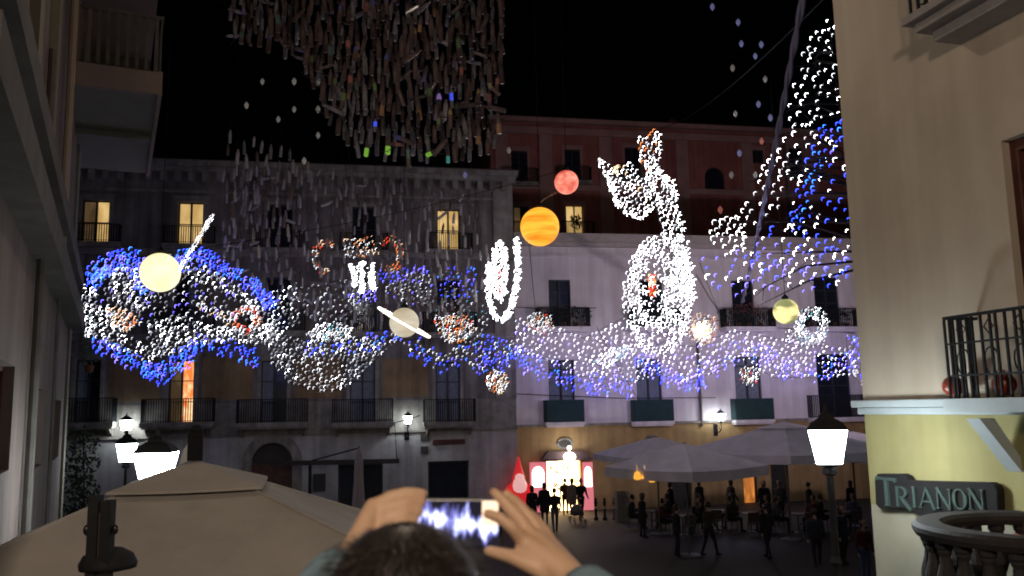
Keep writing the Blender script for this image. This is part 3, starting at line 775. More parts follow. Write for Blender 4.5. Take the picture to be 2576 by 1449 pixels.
# tall street lamp behind the viewer: the warm light on hands, parasol and walls
TL = thing('tall_street_lamp', 'tall street lamp with a warm light standing up the street behind the viewer', 'street lamp', (-1.0, -5.6, 3.25))
MB().lathe([(.14, 0), (.12, .4), (.08, .6), (.05, 5.6)], (0, 0, 0), 10).tube([(0, 0, 5.58), (.2, .3, 5.9), (.4, .7, 6.0)], .04, 6).obj('pole', M_iron, TL)
MB().box(.28, .62, .62, 1.25, 5.94, 6.04).obj('lamp_head', M_iron, TL)
L0 = bpy.data.lights.new('street_light', 'POINT'); L0.energy = 1350; L0.color = (1.0, .80, .62); L0.shadow_soft_size = .5
l0 = bpy.data.objects.new('street_light', L0); C.objects.link(l0); l0.parent = TL; l0.location = (.45, .95, 5.75)

# pendant lamp on a wire across the street, above the picture's upper edge
PLm = thing('pendant_lamp', 'enamel street lamp hanging from a wire high across the near street', 'street lamp', (-1.0, 11.0, 12.6))
MB().lathe([(.05, .25), (.09, .2), (.12, .05), (.30, -.06), (.31, -.08), (.28, -.07), (.10, .03)], (0, 0, 0), 20).obj('lamp_shade', M_iron, PLm)
MB().tube([(-6.5, 3.2, .9), (0, 0, .26), (6.5, -1.6, 1.0)], .012, 5).obj('span_wire', M_iron, PLm)
L1 = bpy.data.lights.new('pendant_light', 'POINT'); L1.energy = 165; L1.color = (1.0, .82, .64); L1.shadow_soft_size = .22
l1 = bpy.data.objects.new('pendant_light', L1); C.objects.link(l1); l1.parent = PLm; l1.location = (0, 0, -.32)

# ================================================================== LED FIGURES
LEDM = {}
def led_mat(n, col, es):
    m = mat('led_' + n, col, .4, emit=col, es=es); LEDM[n] = m
led_mat('white', (.92, .95, 1.0), 18.0)
led_mat('hot', (.93, .96, 1.0), 17.0)
led_mat('soft', (.80, .82, .88), 5.0)
led_mat('dim', (.70, .70, .78), 1.5)
led_mat('blue', (.03, .055, 1.0), 13.0)
led_mat('azure', (.03, .16, 1.0), 12.0)
led_mat('lilac', (.16, .13, 1.0), 11.0)
led_mat('red', (1.0, .05, .02), 4.0)
led_mat('orange', (1.0, .30, .08), 3.4)
led_mat('warm', (1.0, .70, .45), 4.2)
led_mat('gold', (1.0, .75, .30), 7.0)
led_mat('pearl', (.80, .76, 1.0), 10.0)
led_mat('violet', (.26, .20, 1.0), 15.0)
led_mat('cyan', (.20, .75, .9), 3.0)
LEDMESH = {}
def led_mesh(n):
    if n not in LEDMESH:
        mb = MB().tube([(-.030, 0, -.105), (-.062, 0, -.01), (-.030, 0, .070), (.045, 0, .092), (.105, 0, .074)], [.003, .0075, .0105, .007, .003], 4)  # hooked shape imitates the light's smear from camera shake
        me = mb.mesh('led_bulb'); me.materials.append(LEDM[n]); LEDMESH[n] = me
    return LEDMESH[n]
LEDV = np.array([tuple(v.co) for v in led_mesh('white').vertices]); LEDF = [tuple(p.vertices) for p in led_mesh('white').polygons]

def inside(p, poly):
    r = False; j = len(poly) - 1
    for i in range(len(poly)):
        if (poly[i][1] > p[1]) != (poly[j][1] > p[1]) and p[0] < (poly[j][0] - poly[i][0]) * (p[1] - poly[i][1]) / (poly[j][1] - poly[i][1]) + poly[i][0]: r = not r
        j = i
    return r
def pick(mix, rng):
    x = rng.random() * sum(w for _, w in mix)
    for n, w in mix:
        x -= w
        if x <= 0: return n
    return mix[-1][0]
def scatter(n, gen, mind, rng, pts):
    tries = 0; got = 0
    if mind >= 4.5: mind *= 1.2; n = int(n * 1.25)
    while got < n and tries < n * 25:
        tries += 1; p = gen()
        if p is None: continue
        if any(abs(p[0] - q[0]) < mind and (p[0] - q[0]) ** 2 + (p[1] - q[1]) ** 2 < mind * mind for q in pts): continue
        pts.append(p); got += 1
def fill(poly, n, mix, mind=7):
    return ('f', poly, n, mix, mind)
def stroke(pl, w, n, mix, mind=6):
    if mind >= 4.5: w, n = w * 1.45, int(n * .8)
    return ('s', pl, w, n, mix, mind)
def ring(cx, cy, rx, ry, w, n, mix, mind=6, a0=0, a1=360):
    k = 24
    return ('s', [(cx + rx * math.cos(R(a0 + (a1 - a0) * i / k)), cy + ry * math.sin(R(a0 + (a1 - a0) * i / k))) for i in range(k + 1)], w, n, mix, mind)

def led_figure(name, label, cat, items, place, group=None, jitter=.12, scale=1.0, frame=True, seed=1):
    """place(px,py) gives the world point on the figure's own frame"""
    rng = random.Random(seed); res = []; lines = []
    for it in items:
        pts = []
        if it[0] == 'f':
            poly = it[1]; x0, x1 = min(p[0] for p in poly), max(p[0] for p in poly); y0, y1 = min(p[1] for p in poly), max(p[1] for p in poly)
            def gen():
                p = (rng.uniform(x0, x1), rng.uniform(y0, y1)); return p if inside(p, poly) else None
            scatter(it[2], gen, it[4], rng, pts); mix = it[3]
            if frame: lines.append(poly + [poly[0]])
        else:
            pl = it[1]; seg = [math.dist(pl[i], pl[i + 1]) for i in range(len(pl) - 1)]; tot = sum(seg)
            def gen():
                d = rng.uniform(0, tot)
                for i, s_ in enumerate(seg):
                    if d <= s_ or i == len(seg) - 1: break
                    d -= s_
                a, b = pl[i], pl[i + 1]; t = d / max(s_, 1e-6); w = max(-1.0, min(1.0, rng.gauss(0, .5))) * it[2] / 2
                nx, ny = -(b[1] - a[1]) / max(s_, 1e-6), (b[0] - a[0]) / max(s_, 1e-6)
                return (a[0] + (b[0] - a[0]) * t + nx * w, a[1] + (b[1] - a[1]) * t + ny * w)
            scatter(it[3], gen, it[5], rng, pts); mix = it[4]
            if frame: lines.append(pl)
        res += [(place(*p) + Vector((rng.uniform(-.02, .02), rng.uniform(-jitter, jitter), 0)), pick(mix, rng)) for p in pts]
    P_ = [p for p, _ in res]
    base = Vector((sum(p.x for p in P_) / len(P_), sum(p.y for p in P_) / len(P_), min(p.z for p in P_)))
    root = thing(name, label, cat, base, 0, group)
    if frame:
        mb = MB()
        for l in lines:
            mb.tube([place(*p) - base + Vector((0, .1, 0)) for p in l], .010, 4)
        mb.obj('frame', M_iron, root)
    rng.shuffle(res); scale *= .53
    for p, n in res[:295]:
        o = link('led_bulb', led_mesh(n), root, p - base)
        k = scale * rng.uniform(.6, 1.3); o.scale = (k, k, k); o.rotation_euler = (rng.uniform(-.2, .2), rng.uniform(-.22, .22), rng.uniform(-.3, .3))
    rest = res[295:]
    if rest:
        names = sorted({n for _, n in rest}); vs, fs, mi = [], [], []
        for p, n in rest:
            k = scale * rng.uniform(.6, 1.3); a = rng.uniform(-.22, .22); b0 = len(vs); q = p - base; ca, sa = math.cos(a) * k, math.sin(a) * k
            vs += [(q.x + v[0] * ca + v[2] * sa, q.y + v[1] * k, q.z - v[0] * sa + v[2] * ca) for v in LEDV]
            fs += [tuple(i + b0 for i in f) for f in LEDF]; mi += [names.index(n)] * len(LEDF)
        me = bpy.data.meshes.new('led_string'); me.from_pydata(vs, [], fs)
        for n in names: me.materials.append(LEDM[n])
        me.polygons.foreach_set('material_index', mi)
        link('led_string', me, root)['kind'] = 'stuff'
    return root

def plane_at(Y, slope=.194):
    """vertical frame that crosses the view line at depth Y and runs parallel to the back of the square"""
    f = Face(0, Y, math.degrees(math.atan(slope)))
    def pl(px, py):
        u, z = f.uv(px, py); return f.world(u, 0, z)
    return pl
def off_face(face, d):
    def pl(px, py):
        u, z = face.uv(px, py, -d); return face.world(u, -d, z)
    return pl

A5 = lambda *q: [(x * .381, 434 + y * .381) for x, y in q]
A6 = lambda *q: [(631 + x * .354, 473.5 + y * .354) for x, y in q]
A3 = lambda *q: [(1183.5 + x * .3267, 236.7 + y * .3267) for x, y in q]
A7 = lambda *q: [(1262.4 + x * .381, 552.3 + y * .381) for x, y in q]
BL = [('blue', 5), ('azure', 2), ('lilac', 2)]
SW = [('soft', 4), ('white', 3), ('dim', 3)]
WARM = [('orange', 2), ('warm', 3), ('red', 1), ('soft', 6)]
G = 'Christmas light figures over the square'

# 1 blue and white cloud-shaped figure at the left
led_figure('light_cloud', 'blue edged cloud shaped light figure at far left behind the cream planet', 'light figure', [
    stroke(A5((585, 760), (640, 650), (720, 600), (830, 560), (930, 600), (925, 700), (985, 775)), 34, 150, BL, 5),
    stroke(A5((600, 730), (640, 680), (720, 640)), 22, 40, BL, 4),
    stroke(A5((1165, 580), (1260, 540), (1370, 545), (1450, 625), (1560, 680), (1680, 760), (1760, 840), (1810, 890)), 24, 130, BL, 5),
    stroke(A5((600, 760), (565, 860), (565, 980), (600, 1080)), 22, 38, SW),
    fill(A5((700, 640), (900, 620), (1000, 790), (1000, 900), (930, 930), (720, 830)), 70, SW, 8),
    fill(A5((1170, 620), (1350, 620), (1560, 760), (1700, 860), (1760, 1000), (1690, 900), (1500, 790), (1300, 720)), 70, SW, 8),
    fill(A5((590, 880), (700, 880), (780, 1060), (960, 1130), (1010, 1260), (900, 1220), (740, 1150), (590, 1080)), 80, SW, 8),
    fill(A5((960, 1010), (1240, 950), (1330, 1000), (1560, 1040), (1830, 980), (1830, 1150), (1500, 1110), (1290, 1150), (1180, 1190), (1010, 1230)), 190, SW, 7),
    stroke(A5((610, 1110), (760, 1190), (880, 1250), (960, 1300), (1030, 1320), (1110, 1290), (1210, 1190), (1300, 1150)), 26, 120, BL, 5),
    fill(A5((600, 760), (720, 620), (930, 640), (1100, 640), (1360, 620), (1680, 800), (1790, 980), (1300, 960), (960, 1000), (780, 1040), (600, 1000)), 190, [('dim', 5), ('soft', 2), ('lilac', 1)], 9),
    fill(A5((600, 640), (840, 560), (1260, 540), (1450, 640), (1300, 660), (940, 660)), 60, [('blue', 4), ('lilac', 3), ('dim', 2)], 9),
    stroke(A5((930, 1290), (1060, 1390), (1160, 1330), (1270, 1240)), 20, 30, BL),
    stroke(A5((1290, 1130), (1420, 1150), (1560, 1160), (1620, 1200), (1720, 1240)), 30, 50, BL, 6)], plane_at(31), G, scale=1.0, seed=21)
led_figure('light_flower', 'small warm light flower inside the left lobe of the blue cloud figure', 'light figure',
    [fill(A5((690, 920), (770, 890), (870, 930), (915, 1000), (850, 1060), (760, 1030)), 62, [('warm', 4), ('soft', 4), ('orange', 2)], 5)], plane_at(30.6), 'light flowers', seed=22)
led_figure('light_flower', 'red and white light flower inside the right lobe of the blue cloud figure', 'light figure',
    [ring(617, 805, 28, 27, 18, 48, [('red', 3), ('orange', 3), ('soft', 7)], 5), stroke(A5((1310, 870), (1420, 920), (1520, 980)), 16, 24, [('warm', 2), ('soft', 3)], 6)], plane_at(30.6), 'light flowers', seed=23)
# comet tail
led_figure('comet_tail', 'straight slanting tail of white lights rising from the cream planet', 'light figure',
    [stroke([(449, 682), (536, 541)], 9, 80, [('white', 1), ('soft', 4)], 4.2)], plane_at(27), G, jitter=.03, scale=.75, seed=24)
# 2 nets in the middle
led_figure('light_net', 'grey white light net drooping in a lobe below the winged figure', 'light figure', [
    fill(A6((100, 950), (230, 1040), (400, 1090), (700, 1060), (1050, 1080), (870, 1230), (760, 1350), (640, 1430), (480, 1440), (280, 1380), (150, 1240)), 290, [('soft', 4), ('dim', 4), ('white', 1)], 7.5),
    fill(A6((0, 900), (100, 760), (340, 660), (350, 950), (100, 1100), (0, 1100)), 75, SW, 8),
    fill(A6((350, 700), (700, 640), (860, 830), (720, 950), (420, 930), (330, 820)), 55, [('dim', 4), ('soft', 2)], 10),
    stroke(A6((380, 1150), (560, 1150), (800, 1100), (1020, 1060), (1180, 1130)), 30, 60, BL + [('soft', 7)], 6),
    stroke(A6((20, 640), (60, 740), (140, 830)), 22, 34, BL, 5)], off_face(FP, 5), G, scale=1.05, seed=31)
led_figure('light_net', 'blue topped white light net right of the winged figure and above the ringed planet', 'light figure', [
    fill(A6((930, 720), (1100, 620), (1250, 570), (1300, 680), (1250, 830), (1100, 820), (990, 760)), 115, [('dim', 4), ('soft', 4), ('lilac', 1)], 7),
    stroke(A6((900, 620), (1030, 640), (1160, 590), (1250, 570)), 20, 34, [('lilac', 3), ('blue', 2)], 6)], off_face(FP, 4), G, seed=32)
led_figure('light_net', 'blue light swag running right from below the ringed planet to the medallion', 'light figure', [
    stroke(A6((1150, 1120), (1240, 1190), (1330, 1240), (1480, 1210), (1600, 1150), (1720, 1060)), 36, 80, BL + [('soft', 4)], 6),
    stroke(A6((1610, 1210), (1700, 1270), (1790, 1200), (1840, 1080)), 40, 70, BL + [('soft', 2)], 6),
    fill(A6((1330, 560), (1600, 560), (1610, 760), (1480, 800), (1340, 760)), 60, BL + [('dim', 4)], 8),
    fill(A6((1250, 800), (1640, 800), (1700, 960), (1560, 1180), (1300, 950)), 50, [('dim', 3), ('soft', 2), ('cyan', 1)], 9)], off_face(FP, 4), G, seed=33)
led_figure('winged_light', 'bright white light body with scattered red wings in front of the palazzo', 'light figure', [
    ring(818, 645, 27, 36, 14, 42, [('orange', 2), ('warm', 2), ('red', 1), ('soft', 3)], 6, 70, 320),
    ring(980, 640, 28, 38, 16, 40, [('orange', 3), ('warm', 2), ('red', 2), ('soft', 2)], 6, -140, 110),
    fill(A6((660, 370), (860, 340), (910, 460), (800, 500), (680, 490)), 42, [('soft', 3), ('warm', 3), ('orange', 2)], 6),
    stroke(A6((710, 540), (735, 620), (745, 700)), 12, 34, [('white', 2), ('hot', 1)], 3.5),
    stroke(A6((790, 530), (785, 640), (780, 750)), 15, 60, [('hot', 1), ('white', 1)], 3),
    stroke(A6((850, 540), (860, 640), (870, 720)), 17, 60, [('hot', 1), ('white', 1)], 3),
    fill(A6((700, 760), (890, 720), (900, 800), (720, 830)), 22, [('lilac', 2), ('soft', 2)], 6)], off_face(FP, 6), G, seed=34)
led_figure('light_flower', 'red and orange light flower right of the ringed planet', 'light figure',
    [fill(A6((1290, 930), (1420, 900), (1560, 920), (1600, 1010), (1500, 1100), (1370, 1090)), 78, WARM, 5)], plane_at(33), 'light flowers', seed=35)
led_figure('light_flower', 'pale blue and white light flower left of the ringed planet', 'light figure',
    [fill(A6((400, 1040), (480, 970), (620, 950), (720, 1000), (700, 1060), (480, 1090)), 72, [('soft', 6), ('white', 3), ('cyan', 1)], 5)], plane_at(33), 'light flowers', seed=36)
led_figure('light_flower', 'white and red light flower hanging below the narrow white medallion', 'light figure',
    [fill([(1222, 950), (1240, 932), (1275, 940), (1280, 968), (1262, 992), (1230, 985)], 52, [('soft', 4), ('warm', 3), ('orange', 2), ('white', 1)], 5)], plane_at(33), 'light flowers', seed=37)
# 3 narrow medallion seen at an angle
led_figure('light_medallion', 'narrow dazzling white ring figure with a red line inside, between the two facades', 'light figure', [
    ring(1258, 682, 15, 70, 16, 175, [('hot', 2), ('white', 2)], 2.6),
    stroke([(1257, 640), (1257, 720)], 20, 34, [('white', 2)], 4),
    stroke([(1258, 672), (1258, 735)], 7, 16, [('red', 1)], 3.5),
    stroke([(1299, 600), (1304, 660), (1300, 720), (1288, 770), (1264, 815)], 15, 140, [('hot', 1), ('white', 2)], 2.8),
    stroke([(1232, 660), (1227, 710), (1233, 760), (1250, 805)], 13, 90, [('hot', 1), ('white', 2)], 3)], plane_at(30), G, jitter=.25, scale=.9, seed=41)
# 4 tall figure with a raised fan and a big oval
led_figure('tall_light_bird', 'tall brilliant white figure with a fan head and red hearted oval', 'light figure', [
    fill([(1507, 402), (1530, 410), (1553, 424), (1585, 410), (1608, 439), (1634, 478), (1647, 524), (1608, 552), (1569, 534), (1549, 508), (1530, 465)], 118, [('white', 4), ('soft', 3), ('warm', 1)], 8),
    stroke([(1505, 400), (1530, 450), (1550, 505), (1572, 535), (1610, 552), (1645, 520)], 8, 34, [('white', 1)], 6),
    fill([(1543, 420), (1556, 415), (1558, 436), (1545, 436)], 8, [('warm', 1), ('gold', 1)], 3),
    fill([(1600, 341), (1622, 345), (1647, 322), (1658, 340), (1668, 377), (1660, 400), (1655, 440), (1628, 440), (1612, 400)], 66, [('white', 4), ('soft', 2), ('orange', 1)], 7),
    fill([(1618, 430), (1655, 425), (1690, 450), (1703, 514), (1713, 563), (1723, 612), (1735, 661), (1745, 740), (1700, 740), (1690, 640), (1668, 580), (1650, 520), (1630, 480)], 115, [('white', 4), ('soft', 3)], 6.5),
    stroke([(1640, 400), (1650, 430), (1690, 465), (1700, 520), (1712, 575), (1725, 640), (1738, 700), (1738, 760)], 16, 60, [('hot', 1), ('white', 2)], 6),
    ring(1658, 742, 76, 140, 26, 150, [('white', 3), ('soft', 3)], 6.5, 0, 360),
    ring(1645, 722, 40, 96, 26, 80, [('white', 2), ('soft', 2)], 6),
    fill([(1600, 640), (1640, 605), (1690, 640), (1720, 740), (1700, 840), (1655, 868), (1605, 800), (1590, 720)], 85, [('white', 2), ('soft', 2)], 8),
    fill([(1680, 640), (1735, 640), (1745, 740), (1720, 850), (1675, 890), (1690, 760)], 62, [('white', 3), ('soft', 2)], 7),
    fill([(1630, 694), (1648, 692), (1652, 742), (1636, 746)], 34, [('red', 6.5), ('orange', 2), ('gold', 1)], 4)], plane_at(29), G, scale=1.2, seed=51)
# 6 garlands along the white building
led_figure('light_garland', 'white and blue garland across the left half of the white building', 'light figure', [
    fill([(1296, 800), (1380, 815), (1470, 850), (1585, 790), (1620, 850), (1660, 890), (1700, 900), (1690, 930), (1600, 960), (1450, 945), (1380, 905), (1296, 880)], 230, [('pearl', 5), ('soft', 4), ('white', 1), ('violet', 1)], 8.5),
    stroke([(1286, 885), (1330, 915), (1372, 935), (1440, 960), (1520, 970), (1590, 975)], 36, 120, BL + [('violet', 4)], 6),
    stroke([(1600, 900), (1640, 925), (1680, 950), (1740, 965), (1770, 950)], 34, 80, BL + [('violet', 4)], 6)], off_face(FW, 1.9), G, scale=1.15, seed=61)
led_figure('light_garland', 'white and blue garland across the right half of the white building', 'light figure', [
    fill([(1690, 870), (1760, 870), (1840, 830), (1950, 850), (2060, 870), (2140, 880), (2165, 940), (2060, 950), (1950, 950), (1860, 900), (1790, 940), (1720, 960)], 200, [('pearl', 5), ('soft', 4), ('violet', 2), ('white', 1)], 8.5),
    stroke([(1740, 955), (1830, 900), (1900, 880), (1960, 930), (2040, 945), (2110, 925), (2165, 850)], 40, 120, [('violet', 5), ('blue', 3), ('azure', 1)], 6),
    fill([(2130, 850), (2170, 840), (2172, 975), (2140, 930)], 30, [('lilac', 2), ('blue', 2), ('soft', 2)], 6)], off_face(FW, 1.9), G, scale=1.15, seed=62)
led_figure('light_flower', 'orange light flower before the leftmost balcony of the white building', 'light figure',
    [fill([(1325, 800), (1350, 785), (1385, 795), (1395, 825), (1370, 842), (1332, 832)], 64, WARM, 5)], off_face(FW, 3.4), 'light flowers', seed=63)
led_figure('light_flower', 'flat white light flower low between the first two green balconies', 'light figure',
    [fill([(1490, 910), (1520, 885), (1575, 868), (1602, 880), (1570, 900), (1525, 925)], 58, [('white', 3), ('soft', 4), ('cyan', 1)], 5)], off_face(FW, 3.4), 'light flowers', seed=64)
led_figure('light_star', 'dazzling cream white starburst of lights at the foot of the tall bird figure', 'light figure',
    [ring(1766, 832, 11, 12, 26, 120, [('gold', 3), ('hot', 2)], 2.4), ring(1768, 828, 30, 34, 14, 50, [('warm', 4), ('orange', 2), ('soft', 2)], 5)], off_face(FW, 3.6), G, scale=1.0, seed=65)
led_figure('light_flower', 'pale blue light wreath right of the small yellow planet', 'light figure',
    [ring(2043, 818, 30, 32, 26, 95, [('white', 3), ('soft', 3), ('cyan', 1)], 4.5), fill([(1975, 835), (2000, 825), (2010, 865), (1985, 860)], 18, [('soft', 1), ('white', 1)], 6), fill([(2010, 850), (2075, 850), (2070, 868), (2020, 870)], 24, [('soft', 2), ('cyan', 1)], 6)], off_face(FW, 3.4), 'light flowers', seed=66)
led_figure('light_flower', 'white and red light flower before the third green balcony door', 'light figure',
    [fill([(1858, 935), (1880, 920), (1912, 930), (1910, 955), (1890, 975), (1865, 960)], 56, [('white', 2), ('soft', 4), ('warm', 2), ('red', 1)], 5)], off_face(FW, 3.4), 'light flowers', seed=67)

# 5 the lit tree
TR = at(2075, 900, 27)
tree = thing('lit_tree', 'tall bare tree strung with white and blue lights partly behind the corner house', 'tree', (TR.x, TR.y, 0))
rng = random.Random(77)
tb = MB(); tips = []
def P3(px, py, dy=0): return at(px, py, 27 + dy) - Vector((TR.x, TR.y, 0))
trunk = [Vector((1.3, 0, 0)), Vector((1.32, 0, 3)), P3(2178, 800), P3(2150, 500), P3(2108, 250), P3(2088, 60)]
tb.tube(trunk, [.11, .08, .035, .025, .018, .01], 8)
tb.obj('trunk', mat('bark', (.05, .04, .035), .9, .3, 8), tree)
lim = MB()
for i in range(46):
    t = rng.random(); y0 = 740 - 640 * t; w = 18 + (1 - t) * 300
    a = P3(2088 + 75 * (1 - t), y0); side = -1 if rng.random() < .7 else 1
    e = P3(2084 + side * w * rng.uniform(.5, 1.0), y0 + (60 if t < .25 else 20) * rng.uniform(-.8, 1.6), rng.uniform(-2.2, 2.2))
    m_ = (a + e) / 2 + Vector((rng.uniform(-.2, .2), rng.uniform(-.2, .2), rng.uniform(.0, .4)))
    lim.tube([a, m_, e], [.045, .028, .008], 5)
    for q in range(3):
        s0 = m_.lerp(e, rng.random()); lim.tube([s0, s0 + Vector((rng.uniform(-.7, .7), rng.uniform(-.5, .5), rng.uniform(-.5, .5)))], [.014, .005], 4)
lim.obj('branches', MATS['bark'], tree)
def tree_led(spec, seed):
    rg = random.Random(seed); pts = []
    x0, x1 = min(p[0] for p in spec[0]), max(p[0] for p in spec[0]); y0, y1 = min(p[1] for p in spec[0]), max(p[1] for p in spec[0])
    def gen():
        p = (rg.uniform(x0, x1), rg.uniform(y0, y1)); return p if inside(p, spec[0]) else None
    scatter(spec[1], gen, spec[3], rg, pts)
    for p in pts:
        o = link('led_bulb', led_mesh(pick(spec[2], rg)), tree, P3(p[0], p[1], rg.uniform(-1.8, 1.8)))
        k = .70 * rg.uniform(.6, 1.25); o.scale = (k, k, k); o.rotation_euler = (0, rg.uniform(-.2, .2), 0)
TWH = [('white', 6), ('soft', 3)]
for k, sp_ in enumerate([([(2085, 42), (2105, 60), (2112, 130), (2010, 150), (2040, 95)], 14, TWH, 12), ([(2010, 150), (2112, 130), (2116, 300), (1985, 320), (1985, 250)], 30, TWH, 14),
           ([(1985, 320), (2050, 310), (2020, 400), (1960, 520), (1860, 600), (1850, 560), (1920, 420)], 36, TWH, 14),
           ([(1780, 560), (1850, 540), (1880, 600), (1850, 640), (1790, 610)], 22, TWH, 11),
           ([(2060, 310), (2120, 300), (2100, 380), (2040, 480), (2010, 590), (1980, 580), (2000, 480), (2030, 400)], 40, [('blue', 4), ('azure', 3), ('lilac', 2), ('white', 2)], 11),
           ([(2040, 480), (2118, 320), (2140, 560), (2130, 660), (2000, 640)], 34, [('white', 3), ('blue', 3)], 14),
           ([(1860, 600), (1980, 560), (2140, 650), (2140, 700), (1900, 690), (1860, 640)], 38, [('white', 3), ('lilac', 3), ('blue', 2)], 14),
           ([(1765, 640), (1860, 630), (2140, 680), (2100, 730), (1950, 745), (1830, 745), (1775, 700)], 42, [('lilac', 4), ('blue', 2), ('white', 3)], 14)]):
    tree_led(sp_, 300 + k)

# ================================================================== PLANETS
def planet(px, py, r, Y, m, label, ring_=False):
    p = at(px, py, Y); rad = r / FPX * Y / math.cos(math.atan((px - 1288) / FPX))
    t = thing('planet_lamp', label, 'planet lamp', p, 0, 'glowing planet globes')
    MB().sphere((0, 0, 0), rad, 40, 24).obj('globe', m, t, smooth=True)
    MB().lathe([(.12, 0), (.12, .1), (.05, .16), (.02, .2)], (0, 0, rad - .02), 10).obj('hanger', M_iron, t)
    MB().tube([(0, 0, rad + .15), (0, .1, rad + 8)], .012, 4).obj('hanging_wire', M_iron, t)
    return t, rad
M_moon = glow_noise('cream_globe', (.92, .86, .56), (.84, .74, .38), 1.05, (1, 1, 2.2), 1.1, .3, .6)
M_redp = glow_noise('red_globe', (1.0, .32, .22), (.55, .07, .05), .95, (1, 1, 1.5), 2.2, .36, .58)
M_orgp = glow_noise('orange_globe', (1.0, .50, .045), (.95, .22, .01), 1.0, (.5, .5, 4.0), 1.4, .32, .6)
M_satp = glow_noise('grey_globe', (.62, .56, .44), (.42, .34, .22), .85, (.6, .6, 3.0), 1.2, .3, .65)
M_yelp = glow_noise('yellow_green_globe', (1.0, .80, .34), (.16, .20, .07), 1.0, (.7, .7, 1.8), 1.5, .42, .55)
planet(403, 685, 46, 26, M_moon, 'plain cream glowing globe in front of the blue cloud figure')
planet(1425, 458, 31, 30, M_redp, 'small salmon red glowing globe above the orange one')
planet(1358, 570, 50, 28, M_orgp, 'large orange banded glowing globe below the red one')
planet(1977, 783, 30, 30, M_yelp, 'small yellow and green glowing globe at the right under the lit tree')
st_, sr = planet(1017, 811, 37, 27, M_satp, 'grey glowing globe with a slanting ring of white lights')
rngm = MB(); rs = []
for i in range(90):
    a = 2 * math.pi * i / 90
    rs.append(Vector((.92 * math.cos(a), .91 * math.sin(a), .05 * math.sin(a))))
rot = Matrix.Rotation(R(31.5), 3, 'Y')
rs = [rot @ Matrix.Rotation(R(1), 3, 'X') @ p for p in rs]
ro = MB().tube(rs + [rs[0]], .034, 6).obj('ring', mat('ring_tube_light', (.9, .85, .75), .5, emit=(1, .88, .76), es=1.8), st_)
for i, p in enumerate(rs):
    if i % 2 == 0: link('led_bulb', led_mesh('hot' if i % 4 else 'warm'), ro, p * 1.02).scale = (.32,) * 3
# arm between the orange and the red globe
a, b = at(1336, 532, 28.3), at(1400, 482, 29.6)
tag(MB().tube([a, (a + b) / 2 + Vector((0, 0, .1)), b], .04, 6).obj('globe_arm', mat('rusty_bar', (.25, .12, .06), .6)), 'thin rusty bar linking the red globe to the orange globe', 'bar')

# ================================================================== HANGING TUBES OVERHEAD
cur = thing('tube_curtain', 'huge hanging curtain of dull brown tubes, a few glowing green blue orange', 'hanging decoration', at(930, 380, 24))
base = cur.location.copy()
def tube_mesh(n, m, m2=None):
    mb = MB().lathe([(.034, -.28), (.064, -.26), (.064, -.07), (.064, .06), (.064, .14), (.034, .22), (.028, .28)], (0, 0, 0), 8)
    me = mb.mesh('hanging_tube'); me.materials.append(m)
    if m2:
        me.materials.append(m2)
        a, b = [(-.3, -.07), (-.07, .15), (.05, .2)][n % 3]
        for p in me.polygons:
            if a < p.center.z < b: p.material_index = 1
    return me
M_t = [mat('brown_tube', (.20, .135, .13), .3, .4, 5, spec=.6), mat('grey_tube', (.34, .32, .34), .2, .4, 5, spec=.9), mat('dark_tube', (.11, .085, .09), .25, .4, 5, spec=.6), mat('pale_tube', (.55, .50, .54), .35, .3, 4, spec=.8)]
gl = [('green', (.25, .55, .06), .35), ('blue', (.06, .10, .9), .5), ('orange', (1., .42, .06), .6), ('coral', (1., .2, .12), .5), ('yellow', (.9, .65, .1), .5), ('violet', (.35, .2, .6), .25), ('teal', (.08, .35, .32), .25)]
TUBES = [tube_mesh(0, m) for m in M_t]; rng = random.Random(12)
GLOW = [tube_mesh(k, M_t[k % 3], mat('glowing_tube_' + n, c, .4, emit=c, es=e * 1.1)) for k, (n, c, e) in enumerate(gl)]
GDIM = [tube_mesh(k + 1, M_t[0], mat('tinted_tube_' + n, tuple(.16 + .45 * x for x in c), .25, spec=.8)) for k, (n, c, e) in enumerate(gl)]
rng = random.Random(99)
polyU = [(575, -60), (1262, -60), (1268, 110), (1252, 340), (1232, 375), (1140, 392), (1000, 395), (900, 378), (850, 330), (805, 250), (765, 160), (690, 112), (580, 95)]
polyL = [(560, 340), (640, 350), (720, 380), (800, 430), (700, 640), (560, 620), (600, 450)]
polyM = [(560, 420), (820, 430), (1180, 500), (1240, 620), (1200, 780), (900, 830), (700, 760), (560, 640)]
spots = []
def gen_in(poly):
    x0, x1 = min(p[0] for p in poly), max(p[0] for p in poly); y0, y1 = min(p[1] for p in poly), max(p[1] for p in poly)
    def gen():
        p = (rng.uniform(x0, x1), rng.uniform(y0, y1)); return p if inside(p, poly) else None
    return gen
scatter(400, gen_in(polyU), 14.5, rng, spots); nU = len(spots)
sl = []; scatter(46, gen_in(polyL), 19, rng, sl)
sm = []; scatter(270, gen_in(polyM), 15, rng, sm)
allp = [(p, rng.uniform(21, 26), 'u') for p in spots] + [(p, rng.uniform(27, 31), 'l') for p in sl] + [(p, rng.uniform(31, 35), 'm') for p in sm]
order = sorted(allp, key=lambda q: q[1])
strings = MB(); restv, restf, restm = [], [], []
tv = [tuple(v.co) for v in TUBES[0].vertices]; tf = [tuple(p.vertices) for p in TUBES[0].polygons]
